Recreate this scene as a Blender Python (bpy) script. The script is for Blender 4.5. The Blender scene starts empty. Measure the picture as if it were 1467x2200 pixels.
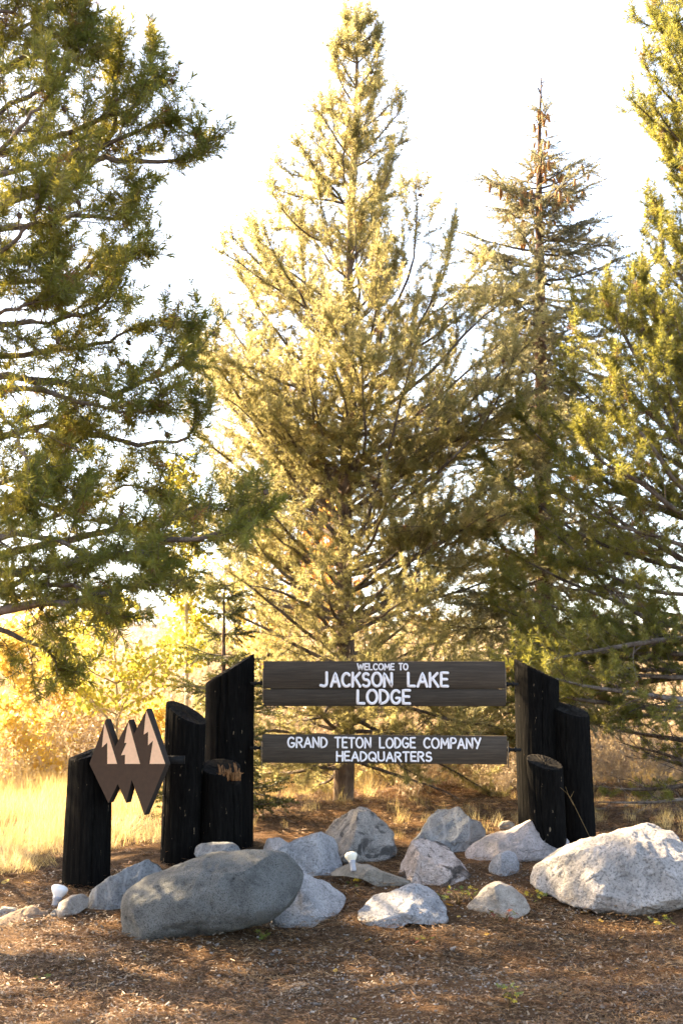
import bpy, math, random
import numpy as np
from mathutils import Vector, Matrix, Euler, noise as mnoise

R = math.radians
scene = bpy.context.scene
C = scene.collection

# ------------------------------------------------------------------ camera
EYE = 1.6
PITCH = R(7.09)
cam_d = bpy.data.cameras.new('camera')
cam_d.sensor_fit = 'VERTICAL'; cam_d.sensor_height = 36; cam_d.sensor_width = 24
cam_d.lens = 50; cam_d.clip_start = 0.05; cam_d.clip_end = 3000
cam_d.dof.use_dof = True; cam_d.dof.focus_distance = 10.6; cam_d.dof.aperture_fstop = 4.5
cam = bpy.data.objects.new('camera', cam_d); C.objects.link(cam)
cam.location = (0, 0, EYE); cam.rotation_euler = (math.pi/2 + PITCH, 0, 0)
scene.camera = cam

# ------------------------------------------------------------------ light
SUN_AZ = R(-63)           # from +Y towards +X
SUN_EL = R(36)
wd = bpy.data.worlds.new('World'); scene.world = wd; wd.use_nodes = True
nt = wd.node_tree; nt.nodes.clear()
sky = nt.nodes.new('ShaderNodeTexSky'); sky.sky_type = 'NISHITA'; sky.sun_disc = False
sky.sun_elevation = SUN_EL; sky.sun_rotation = SUN_AZ
sky.air_density = 0.8; sky.dust_density = 8.0; sky.ozone_density = 1.0; sky.altitude = 2000
bg = nt.nodes.new('ShaderNodeBackground'); bg.inputs['Strength'].default_value = 0.15
wo = nt.nodes.new('ShaderNodeOutputWorld')
nt.links.new(sky.outputs[0], bg.inputs[0]); nt.links.new(bg.outputs[0], wo.inputs[0])
sd = bpy.data.lights.new('sun', 'SUN'); sd.energy = 5.0; sd.angle = R(0.53); sd.color = (1.0, 0.86, 0.66)
sun = bpy.data.objects.new('sun', sd); C.objects.link(sun)
to_sun = Vector((math.sin(SUN_AZ)*math.cos(SUN_EL), math.cos(SUN_AZ)*math.cos(SUN_EL), math.sin(SUN_EL)))
sun.rotation_euler = to_sun.to_track_quat('Z', 'Y').to_euler()
scene.view_settings.view_transform = 'Standard'; scene.view_settings.look = 'None'
scene.view_settings.gamma = 1; scene.view_settings.use_curve_mapping = False
scene.view_settings.exposure = 2.9
scene.view_settings.use_white_balance = True; scene.view_settings.white_balance_temperature = 8300
scene.cycles.use_denoising = True
scene.cycles.max_bounces = 6; scene.cycles.adaptive_threshold = 0.02
scene.cycles.diffuse_bounces = 4; scene.cycles.transmission_bounces = 3; scene.cycles.caustics_reflective = False

# ------------------------------------------------------------------ helpers
FPX = 50/36*2200.0
cp, sp = math.cos(PITCH), math.sin(PITCH)
def P(px, py, Y):
    u = (px-733.5)/FPX; v = (1100-py)/FPX
    d = Y/(cp - v*sp)
    return Vector((u*d, Y, EYE + d*(sp + v*cp)))

def smooth(a, b, x):
    t = np.clip((x-a)/(b-a), 0, 1); return t*t*(3-2*t)

class VNoise:
    def __init__(s, seed):
        s.t = np.random.default_rng(seed).random((256, 256))
    def __call__(s, x, y):
        xi = np.floor(x).astype(int); yi = np.floor(y).astype(int)
        fx = x-xi; fy = y-yi; fx = fx*fx*(3-2*fx); fy = fy*fy*(3-2*fy)
        a = s.t[xi & 255, yi & 255]; b = s.t[(xi+1) & 255, yi & 255]
        c = s.t[xi & 255, (yi+1) & 255]; d = s.t[(xi+1) & 255, (yi+1) & 255]
        return (a*(1-fx)+b*fx)*(1-fy)+(c*(1-fx)+d*fx)*fy - 0.5
vn = VNoise(5)
GY = [-60, 0, 6.5, 8.5, 9.2, 10.0, 10.8, 12, 14, 20, 30, 50, 80, 120, 400, 2500]
GZ = [0.0, 0.0, 0.02, 0.07, 0.17, 0.33, 0.44, 0.49, 0.50, 0.55, 0.75, 1.7, 3.0, 3.8, 6.0, 20.0]
def gz(x, y):
    x = np.asarray(x, float); y = np.asarray(y, float)
    ys = y + 0.25*vn(x*0.5+7, y*0.02)
    z = (np.interp(ys-0.35, GY, GZ)+np.interp(ys, GY, GZ)*2+np.interp(ys+0.35, GY, GZ))/4
    z = z - 0.10*smooth(-0.9, -2.6, x)*smooth(8.5, 9.8, y)*(1-smooth(12, 16, y))
    z = z + 0.10*vn(x*0.7, y*0.7) + 0.045*vn(x*2.3+9, y*2.3) + 0.02*vn(x*6+3, y*6)
    z = z + smooth(25, 60, y)*2.0*vn(x*0.05, y*0.05)
    return z
def gzf(x, y): return float(gz(x, y))
def ghit(px, py):
    lo = 3.0
    Y = lo
    while Y < 80:
        p = P(px, py, Y)
        if p.z <= gzf(p.x, Y): break
        Y += 0.03
    return Vector((p.x, Y, gzf(p.x, Y)))

def link(o, parent=None):
    C.objects.link(o)
    if parent is not None: o.parent = parent
    return o
def tag(o, label=None, cat=None, group=None, kind=None):
    if label: o['label'] = label
    if cat: o['category'] = cat
    if group: o['group'] = group
    if kind: o['kind'] = kind
    return o
def empty(name, loc, label, cat, group=None):
    o = bpy.data.objects.new(name, None); o.empty_display_size = 0.1
    C.objects.link(o); o.location = loc
    return tag(o, label, cat, group)
def mesh_np(name, verts, faces_list, mat=None, shade=True):
    """faces_list: list of int arrays (n,k)"""
    me = bpy.data.meshes.new(name)
    verts = np.asarray(verts, np.float32).reshape(-1, 3)
    me.vertices.add(len(verts)); me.vertices.foreach_set('co', verts.ravel())
    loops = []; starts = []; n = 0
    for f in faces_list:
        f = np.asarray(f, np.int32)
        if f.size == 0: continue
        k = f.shape[1]
        loops.append(f.ravel()); starts.append(n + np.arange(len(f))*k); n += f.size
    if loops:
        loops = np.concatenate(loops); starts = np.concatenate(starts)
        me.loops.add(len(loops)); me.loops.foreach_set('vertex_index', loops)
        me.polygons.add(len(starts)); me.polygons.foreach_set('loop_start', starts.astype(np.int32))
        if shade: me.polygons.foreach_set('use_smooth', np.ones(len(starts), bool))
    me.update(calc_edges=True); me.validate()
    if mat: me.materials.append(mat)
    return me
def obj_np(name, verts, faces, mat, parent=None, shade=True):
    return link(bpy.data.objects.new(name, mesh_np(name, verts, faces, mat, shade)), parent)

def tube(pts, rad, sides=6, cap=True):
    """tapered tube along a polyline -> verts, quads, tris"""
    pts = np.asarray(pts, float); n = len(pts)
    rad = np.broadcast_to(np.asarray(rad, float), (n,))
    t = np.gradient(pts, axis=0); t /= np.linalg.norm(t, axis=1)[:, None]+1e-9
    ref = np.array([0.31, 0.2, 0.93]) if abs(t[0][2]) < 0.8 else np.array([1.0, 0.13, 0.0])
    a = np.cross(t, ref); a /= np.linalg.norm(a, axis=1)[:, None]+1e-9
    b = np.cross(t, a)
    ang = np.arange(sides)*2*math.pi/sides
    v = pts[:, None, :] + rad[:, None, None]*(np.cos(ang)[None, :, None]*a[:, None, :]+np.sin(ang)[None, :, None]*b[:, None, :])
    v = v.reshape(-1, 3)
    i = np.arange(n-1)[:, None]*sides; j = np.arange(sides)[None, :]; j2 = (j+1) % sides
    q = np.stack([i+j, i+j2, i+sides+j2, i+sides+j], -1).reshape(-1, 4)
    tr = []
    if cap:
        v = np.vstack([v, pts[-1]+t[-1]*rad[-1]*0.5, pts[0]])
        e = (n-1)*sides
        tr = [[e+k, e+(k+1) % sides, n*sides] for k in range(sides)]+[[(k+1) % sides, k, n*sides+1] for k in range(sides)]
    return v, q, np.array(tr, int).reshape(-1, 3)
class Acc:
    def __init__(s): s.v = []; s.q = []; s.t = []; s.n = 0
    def add(s, v, q=None, t=None):
        v = np.asarray(v, float).reshape(-1, 3)
        s.v.append(v)
        if q is not None and len(q): s.q.append(np.asarray(q, int)+s.n)
        if t is not None and len(t): s.t.append(np.asarray(t, int)+s.n)
        s.n += len(v)
    def tube(s, pts, rad, sides=6, cap=True): s.add(*tube(pts, rad, sides, cap))
    def box(s, lo, hi):
        x0, y0, z0 = lo; x1, y1, z1 = hi
        v = [(x0,y0,z0),(x1,y0,z0),(x1,y1,z0),(x0,y1,z0),(x0,y0,z1),(x1,y0,z1),(x1,y1,z1),(x0,y1,z1)]
        s.add(v, [(0,3,2,1),(4,5,6,7),(0,1,5,4),(1,2,6,5),(2,3,7,6),(3,0,4,7)])
    def faces(s):
        f = []
        if s.q: f.append(np.concatenate(s.q))
        if s.t: f.append(np.concatenate(s.t))
        return f
    def mesh(s, name, mat, shade=True, off=None):
        v = np.concatenate(s.v)
        if off is not None: v = v-np.asarray(off)
        return mesh_np(name, v, s.faces(), mat, shade)
    def obj(s, name, mat, parent=None, shade=True, off=None):
        return link(bpy.data.objects.new(name, s.mesh(name, mat, shade, off)), parent)

# ------------------------------------------------------------------ materials
class Nd:
    def __init__(s, name):
        s.m = bpy.data.materials.new(name); s.m.use_nodes = True
        s.nt = s.m.node_tree; s.nt.nodes.clear()
        s.out = s.nt.nodes.new('ShaderNodeOutputMaterial')
    def n(s, typ, **kw):
        nd = s.nt.nodes.new(typ)
        for k, v in kw.items():
            if k.startswith('i_'):
                key = k[2:].replace('_', ' ')
                nd.inputs[key].default_value = v
            else: setattr(nd, k, v)
        return nd
    def l(s, a, b): s.nt.links.new(a, b)
    def coord(s, kind='Object', scale=(1, 1, 1)):
        tc = s.n('ShaderNodeTexCoord'); mp = s.n('ShaderNodeMapping'); mp.inputs['Scale'].default_value = scale
        s.l(tc.outputs[kind], mp.inputs['Vector']); return mp.outputs[0]
    def noise(s, vec, scale, detail=4, rough=0.55, dist=0.0):
        nz = s.n('ShaderNodeTexNoise', i_Scale=scale, i_Detail=detail, i_Roughness=rough, i_Distortion=dist)
        s.l(vec, nz.inputs['Vector']); return nz.outputs['Fac']
    def ramp(s, fac, stops, interp='LINEAR'):
        r = s.n('ShaderNodeValToRGB'); r.color_ramp.interpolation = interp
        el = r.color_ramp.elements
        while len(el) < len(stops): el.new(0.5)
        for e, (p, c) in zip(el, stops):
            e.position = p; e.color = (c[0], c[1], c[2], 1) if not isinstance(c, (int, float)) else (c, c, c, 1)
        s.l(fac, r.inputs[0]); return r.outputs[0]
    def mix(s, fac, a, b, mode='MIX'):
        m = s.n('ShaderNodeMix', data_type='RGBA', blend_type=mode)
        for sock, v in ((m.inputs[0], fac), (m.inputs[6], a), (m.inputs[7], b)):
            if hasattr(v, 'is_output') or isinstance(v, bpy.types.NodeSocket): s.l(v, sock)
            elif isinstance(v, (int, float)): sock.default_value = v
            else: sock.default_value = (*v, 1)
        return m.outputs[2]
    def bsdf(s, col, rough=0.8, spec=0.3, bump=None, bstr=0.3, bdist=0.01):
        b = s.n('ShaderNodeBsdfPrincipled')
        b.inputs['Specular IOR Level'].default_value = spec
        if isinstance(rough, (int, float)): b.inputs['Roughness'].default_value = rough
        else: s.l(rough, b.inputs['Roughness'])
        if isinstance(col, bpy.types.NodeSocket): s.l(col, b.inputs['Base Color'])
        else: b.inputs['Base Color'].default_value = (*col, 1)
        if bump is not None:
            bp = s.n('ShaderNodeBump', i_Strength=bstr, i_Distance=bdist)
            s.l(bump, bp.inputs['Height']); s.l(bp.outputs[0], b.inputs['Normal'])
        return b
    def done(s, sh): s.l(sh.outputs[0], s.out.inputs[0]); return s.m

def leaf_mat(name, cols, trans, tfac=0.4, rough=0.5, spec=0.3):
    """thin leaf or needle: colour varies by instance, lets light through"""
    d = Nd(name)
    oi = d.n('ShaderNodeObjectInfo')
    k = len(cols)
    col = d.ramp(oi.outputs['Random'], [(i/(k-1), c) for i, c in enumerate(cols)])
    b = d.bsdf(col, rough, spec)
    t = d.n('ShaderNodeBsdfTranslucent')
    tc = d.mix(0.5, col, trans)
    d.l(tc, t.inputs['Color'])
    mx = d.n('ShaderNodeMixShader'); mx.inputs[0].default_value = tfac
    d.l(b.outputs[0], mx.inputs[1]); d.l(t.outputs[0], mx.inputs[2])
    return d.done(mx)
def plain(name, col, rough=0.7, spec=0.3, var=0.25, scale=30, bstr=0.2):
    d = Nd(name); v = d.coord(); n = d.noise(v, scale, 5)
    dark = tuple(c*(1-var) for c in col); lite = tuple(min(1, c*(1+var)) for c in col)
    return d.done(d.bsdf(d.ramp(n, [(0.3, dark), (0.7, lite)]), rough, spec, n, bstr, 0.004))
def bark_mat(name, c1, c2, scale=14):
    d = Nd(name); v = d.coord(scale=(1, 1, 0.28)); n = d.noise(v, scale, 7, 0.65, 0.4)
    v2 = d.coord(); n2 = d.noise(v2, 5, 3)
    col = d.mix(d.ramp(n2, [(0.4, 0.0), (0.62, 1.0)]), d.ramp(n, [(0.33, tuple(c*0.35 for c in c1)), (0.55, c1), (0.75, c2)]), d.ramp(n, [(0.3, c1), (0.7, c2)]))
    return d.done(d.bsdf(col, 0.9, 0.15, n, 0.9, 0.02))
def rock_mat(name, base, lite, dark, s=6.0, lich=0.35, speck=0.5, stain=None, streak=False, cracks=0.3):
    d = Nd(name); v = d.coord()
    big = d.noise(v, s*0.45, 5, 0.6, 0.6); mid = d.noise(v, s*2.2, 8, 0.68, 0.3); fine = d.noise(v, s*14, 5, 0.7)
    col = d.ramp(big, [(0.32, base), (0.48, tuple((a+b)/2 for a, b in zip(base, lite))), (0.62, lite)])
    col = d.mix(d.ramp(mid, [(0.50, 0.0), (0.50+0.22*(1-lich), 1.0)]), col, lite)
    col = d.mix(d.ramp(mid, [(0.30, 0.85), (0.42, 0.0)]), col, dark)
    col = d.mix(d.ramp(fine, [(0.36, speck), (0.5, 0.0)]), col, dark)
    if stain:
        st = d.noise(v, s*0.8, 6, 0.6, 1.0)
        col = d.mix(d.ramp(st, [(0.52, 0.0), (0.60, 0.9)]), col, stain)
    if streak:
        w = d.n('ShaderNodeTexWave', i_Scale=s*0.5, i_Distortion=9.0, i_Detail=4.0); d.l(v, w.inputs['Vector'])
        col = d.mix(d.ramp(w.outputs['Fac'], [(0.88, 0.0), (0.97, 0.7)]), col, lite)
    wv = d.n('ShaderNodeVectorMath', operation='ADD'); nz = d.n('ShaderNodeTexNoise', i_Scale=s*0.9, i_Detail=5.0); d.l(v, nz.inputs['Vector'])
    sc_ = d.n('ShaderNodeVectorMath', operation='SCALE'); sc_.inputs['Scale'].default_value = 0.35; d.l(nz.outputs['Color'], sc_.inputs[0])
    d.l(v, wv.inputs[0]); d.l(sc_.outputs[0], wv.inputs[1])
    vo = d.n('ShaderNodeTexVoronoi', feature='DISTANCE_TO_EDGE', i_Scale=s*0.75); d.l(wv.outputs[0], vo.inputs['Vector'])
    brk = d.noise(v, s*0.7, 2)
    crack = d.mix(d.ramp(brk, [(0.48, 0.0), (0.60, cracks)]), (0.0, 0.0, 0.0), d.ramp(vo.outputs['Distance'], [(0.0, 1.0), (0.035, 0.0)]))
    col = d.mix(crack, col, tuple(c*0.6 for c in dark))
    h = d.mix(0.35, d.ramp(mid, [(0, 0.0), (1, 1.0)]), d.ramp(fine, [(0, 0.0), (1, 1.0)]))
    h = d.mix(crack, h, (0.0, 0.0, 0.0))
    return d.done(d.bsdf(col, 0.92, 0.2, h, 1.0, 0.05))

MAT = {}
NEED = lambda n, cols, tr, f=0.42: leaf_mat(n, cols, tr, f, 0.45, 0.35)
MAT['pine_near'] = NEED('pine_needles_near', [(0.05,0.08,0.02),(0.08,0.115,0.026),(0.115,0.13,0.028),(0.15,0.125,0.035)], (0.60,0.50,0.08), 0.48)
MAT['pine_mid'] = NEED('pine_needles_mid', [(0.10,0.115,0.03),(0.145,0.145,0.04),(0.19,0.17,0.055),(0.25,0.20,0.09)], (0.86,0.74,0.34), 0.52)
MAT['pine_right'] = NEED('pine_needles_right', [(0.06,0.085,0.022),(0.095,0.115,0.028),(0.13,0.135,0.036),(0.18,0.16,0.055)], (0.66,0.58,0.11), 0.46)
MAT['spruce'] = NEED('spruce_needles', [(0.12,0.13,0.07),(0.18,0.18,0.105),(0.27,0.24,0.15)], (0.5,0.44,0.22), 0.42)
MAT['spruce_dark'] = NEED('young_spruce_needles', [(0.03,0.05,0.02),(0.06,0.075,0.02),(0.10,0.10,0.03)], (0.2,0.18,0.03), 0.3)
MAT['spruce_far'] = NEED('far_spruce_needles', [(0.05,0.07,0.05),(0.07,0.09,0.06)], (0.12,0.13,0.06), 0.25)
MAT['dead_needle'] = NEED('dead_needles', [(0.20,0.08,0.025),(0.28,0.13,0.04)], (0.4,0.18,0.04), 0.3)
MAT['aspen_yellow'] = leaf_mat('aspen_leaves_yellow', [(0.56,0.38,0.08),(0.64,0.47,0.13),(0.64,0.51,0.20)], (0.80,0.60,0.17), 0.5)
MAT['aspen_green'] = leaf_mat('aspen_leaves_yellow_green', [(0.22,0.25,0.04),(0.40,0.37,0.06),(0.58,0.47,0.11)], (0.75,0.62,0.12), 0.5)
MAT['aspen_orange'] = leaf_mat('aspen_leaves_orange', [(0.55,0.22,0.05),(0.62,0.30,0.07),(0.60,0.38,0.12)], (0.8,0.42,0.1), 0.45)
MAT['bark_pine'] = bark_mat('pine_bark', (0.13,0.085,0.058), (0.26,0.19,0.14))
MAT['bark_spruce'] = bark_mat('spruce_bark', (0.11,0.065,0.045), (0.22,0.14,0.10))
MAT['bark_limb'] = bark_mat('limb_bark', (0.12,0.09,0.07), (0.24,0.20,0.17), 30)
MAT['bark_aspen'] = bark_mat('aspen_bark', (0.42,0.34,0.22), (0.62,0.54,0.40), 20)
MAT['twig_dead'] = plain('dead_twig', (0.22,0.17,0.13), 0.9, 0.1)
MAT['cone'] = plain('cone_scales', (0.36,0.18,0.07), 0.7, 0.2, 0.5, 90, 0.6)
MAT['cone_dark'] = plain('cone_weathered', (0.11,0.075,0.05), 0.8, 0.2, 0.5, 90, 0.6)
MAT['grass'] = leaf_mat('dry_grass', [(0.42,0.28,0.11),(0.55,0.40,0.17),(0.62,0.50,0.27),(0.38,0.30,0.10)], (0.70,0.52,0.22), 0.45)
MAT['grass_pale'] = leaf_mat('pale_grass', [(0.60,0.47,0.24),(0.70,0.58,0.36),(0.62,0.46,0.22)], (0.78,0.62,0.35), 0.45)
MAT['brush'] = leaf_mat('brush_twigs', [(0.36,0.27,0.18),(0.46,0.35,0.24),(0.54,0.42,0.29),(0.48,0.38,0.19)], (0.6,0.46,0.28), 0.3)
MAT['litter'] = leaf_mat('fallen_needles', [(0.05,0.026,0.013),(0.11,0.055,0.024),(0.20,0.10,0.04),(0.28,0.18,0.09)], (0.3,0.15,0.06), 0.12)
MAT['chip'] = leaf_mat('wood_chips', [(0.10,0.07,0.045),(0.18,0.13,0.085),(0.30,0.25,0.20),(0.07,0.045,0.03)], (0.3,0.25,0.2), 0.03)

# ------------------------------------------------------------------ instanced growth (crowns, grass, litter: 'stuff')
def src(name, me): return bpy.data.objects.new(name, me)   # source mesh, never linked to the scene
def scatter(name, pos, rot, scl, idx, sources, parent=None, off=(0, 0, 0)):
    pos = np.asarray(pos, np.float32).reshape(-1, 3)-np.asarray(off, np.float32)
    me = bpy.data.meshes.new(name); me.vertices.add(len(pos)); me.vertices.foreach_set('co', pos.ravel())
    for nm, typ, arr in (('rot', 'FLOAT_VECTOR', rot), ('scl', 'FLOAT', scl), ('idx', 'INT', idx)):
        a = me.attributes.new(nm, typ, 'POINT')
        arr = np.asarray(arr, np.int32 if typ == 'INT' else np.float32)
        a.data.foreach_set('vector' if typ == 'FLOAT_VECTOR' else 'value', arr.ravel())
    o = link(bpy.data.objects.new(name, me), parent)
    g = bpy.data.node_groups.new(name+'_nodes', 'GeometryNodeTree')
    g.interface.new_socket('Geometry', in_out='INPUT', socket_type='NodeSocketGeometry')
    g.interface.new_socket('Geometry', in_out='OUTPUT', socket_type='NodeSocketGeometry')
    gi = g.nodes.new('NodeGroupInput'); go = g.nodes.new('NodeGroupOutput')
    g2i = g.nodes.new('GeometryNodeGeometryToInstance')
    for s in reversed(sources):
        n = g.nodes.new('GeometryNodeObjectInfo'); n.inputs['Object'].default_value = s
        n.inputs['As Instance'].default_value = False
        g.links.new(n.outputs['Geometry'], g2i.inputs[0])
    iop = g.nodes.new('GeometryNodeInstanceOnPoints'); iop.inputs['Pick Instance'].default_value = True
    def attr(nm, typ):
        a = g.nodes.new('GeometryNodeInputNamedAttribute'); a.data_type = typ; a.inputs['Name'].default_value = nm
        return a.outputs['Attribute']
    e2r = g.nodes.new('FunctionNodeEulerToRotation')
    g.links.new(attr('rot', 'FLOAT_VECTOR'), e2r.inputs[0])
    g.links.new(gi.outputs[0], iop.inputs['Points']); g.links.new(g2i.outputs[0], iop.inputs['Instance'])
    g.links.new(attr('idx', 'INT'), iop.inputs['Instance Index']); g.links.new(e2r.outputs[0], iop.inputs['Rotation'])
    g.links.new(attr('scl', 'FLOAT'), iop.inputs['Scale']); g.links.new(iop.outputs[0], go.inputs[0])
    md = o.modifiers.new('growth', 'NODES'); md.node_group = g
    o['kind'] = 'stuff'
    return o
def dirs_to_euler(d, rng):
    """rotations that turn +Z to each direction, random roll"""
    d = np.asarray(d, float); d = d/(np.linalg.norm(d, axis=1)[:, None]+1e-9)
    beta = np.arccos(np.clip(d[:, 2], -1, 1)); alpha = np.arctan2(d[:, 1], d[:, 0])
    # Rz(alpha) Ry(beta) Rz(roll) -> euler XYZ
    out = np.empty((len(d), 3)); roll = rng.random(len(d))*2*math.pi
    ca, sa, cb, sb, cr, sr = np.cos(alpha), np.sin(alpha), np.cos(beta), np.sin(beta), np.cos(roll), np.sin(roll)
    m00 = ca*cb*cr-sa*sr; m10 = sa*cb*cr+ca*sr; m20 = -sb*cr; m21 = sb*sr; m22 = cb
    out[:, 1] = np.arcsin(np.clip(-m20, -1, 1)); out[:, 0] = np.arctan2(m21, m22); out[:, 2] = np.arctan2(m10, m00)
    return out

def shoot_mesh(name, seed, length, nneed, nlen, width, mat, spread=(35, 75), twig=0.0022, mt=None, bare=0.0):
    rng = np.random.default_rng(seed); V = []; T = []
    for i in range(nneed):
        t = bare+(1-bare)*rng.random()**0.85
        tip = t > 0.86
        a = R(rng.uniform(*spread))*(0.55 if tip else 1.0)*(1.12-0.3*t); ph = rng.random()*2*math.pi
        d = np.array([math.sin(a)*math.cos(ph), math.sin(a)*math.sin(ph), math.cos(a)])
        p0 = np.array([0, 0, t*length]); L = nlen*rng.uniform(0.7, 1.15)
        w = np.cross(d, rng.normal(size=3)); w /= np.linalg.norm(w); w *= width/2
        mid = p0+d*L*0.5+np.array([0, 0, L*0.03]); k = len(V)
        V += [p0-w*0.7, p0+w*0.7, mid+w, mid-w, p0+d*L]
        T += [(k, k+1, k+2), (k, k+2, k+3), (k+3, k+2, k+4)]
    me_v = np.array(V); me_t = np.array(T)
    a = Acc(); a.add(me_v, None, me_t)
    n1 = len(me_t)
    a.tube([(0, 0, -0.01), (0, 0, length*0.5), (0, 0, length*0.95)], [twig, twig*0.8, twig*0.4], 3, False)
    v = np.concatenate(a.v)
    me = mesh_np(name, v, [np.concatenate(a.t), np.concatenate(a.q)], mat)
    me.materials.append(mt or MAT['bark_limb'])
    mi = np.zeros(len(me.polygons), np.int32); mi[n1:] = 1
    me.polygons.foreach_set('material_index', mi)
    return me
def leafcluster_mesh(name, seed, mat, n=7, size=0.045, spread=0.09):
    rng = np.random.default_rng(seed); V = []; T = []
    for i in range(n):
        c = rng.normal(size=3)*spread*0.55; c[2] += spread*0.5
        nn = rng.normal(size=3); nn /= np.linalg.norm(nn)
        u = np.cross(nn, rng.normal(size=3)); u /= np.linalg.norm(u); w = np.cross(nn, u)
        s = size*rng.uniform(0.7, 1.15)/2; k = len(V); V.append(c+nn*s*0.15)
        for j in range(8):
            an = j*math.pi/4; rr = s*(1.0 if j else 1.3)
            V.append(c+rr*(u*math.cos(an)+w*math.sin(an)*0.95))
        T += [(k, k+1+j, k+1+(j+1) % 8) for j in range(8)]
    return mesh_np(name, np.array(V), [np.array(T)], mat, False)

SH = {}
for key, m in (('pine_near', 'pine_near'), ('pine_mid', 'pine_mid'), ('pine_right', 'pine_right')):
    SH[key] = [src(key+'_shoot', shoot_mesh(key+'_shoot', 10+i, 0.10, 74, 0.054, 0.0034 if key == 'pine_near' else 0.0042, MAT[m], (48, 100))) for i in range(3)]
    SH[key].append(src(key+'_shoot_dead', shoot_mesh(key+'_shoot_dead', 20, 0.08, 34, 0.05, 0.003, MAT['dead_needle'], (60, 140))))
for key in ('spruce', 'spruce_dark', 'spruce_far'):
    SH[key] = [src(key+'_shoot', shoot_mesh(key+'_shoot', 30+i, 0.13, 90, 0.023, 0.0034, MAT[key], (45, 75))) for i in range(3)]
for key in ('aspen_yellow', 'aspen_green', 'aspen_orange'):
    SH[key] = [src(key+'_leaves', leafcluster_mesh(key+'_leaves', 40+i, MAT[key])) for i in range(3)]

# ------------------------------------------------------------------ tree growth
def grow(p, d, L, n, up, wob, rng):
    pts = [np.array(p, float)]; d = np.array(d, float); d /= np.linalg.norm(d)
    for i in range(n):
        d = d+np.array([0, 0, up/n])+rng.normal(size=3)*wob; d /= np.linalg.norm(d)
        pts.append(pts[-1]+d*L/n)
    return np.array(pts)
def spline(ctrl, n):
    c = np.array([ctrl[0]]+list(ctrl)+[ctrl[-1]], float); k = len(ctrl)-1; out = []
    for i in range(n+1):
        t = i/n*k; j = min(int(t), k-1); f = t-j
        p0, p1, p2, p3 = c[j], c[j+1], c[j+2], c[j+3]
        out.append(0.5*((2*p1)+(-p0+p2)*f+(2*p0-5*p1+4*p2-p3)*f*f+(-p0+3*p1-3*p2+p3)*f**3))
    return np.array(out)
def at(pts, t):
    f = t*(len(pts)-1); i = min(int(f), len(pts)-2); f -= i
    return pts[i]*(1-f)+pts[i+1]*f, (pts[i+1]-pts[i])/(np.linalg.norm(pts[i+1]-pts[i])+1e-9)

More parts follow.
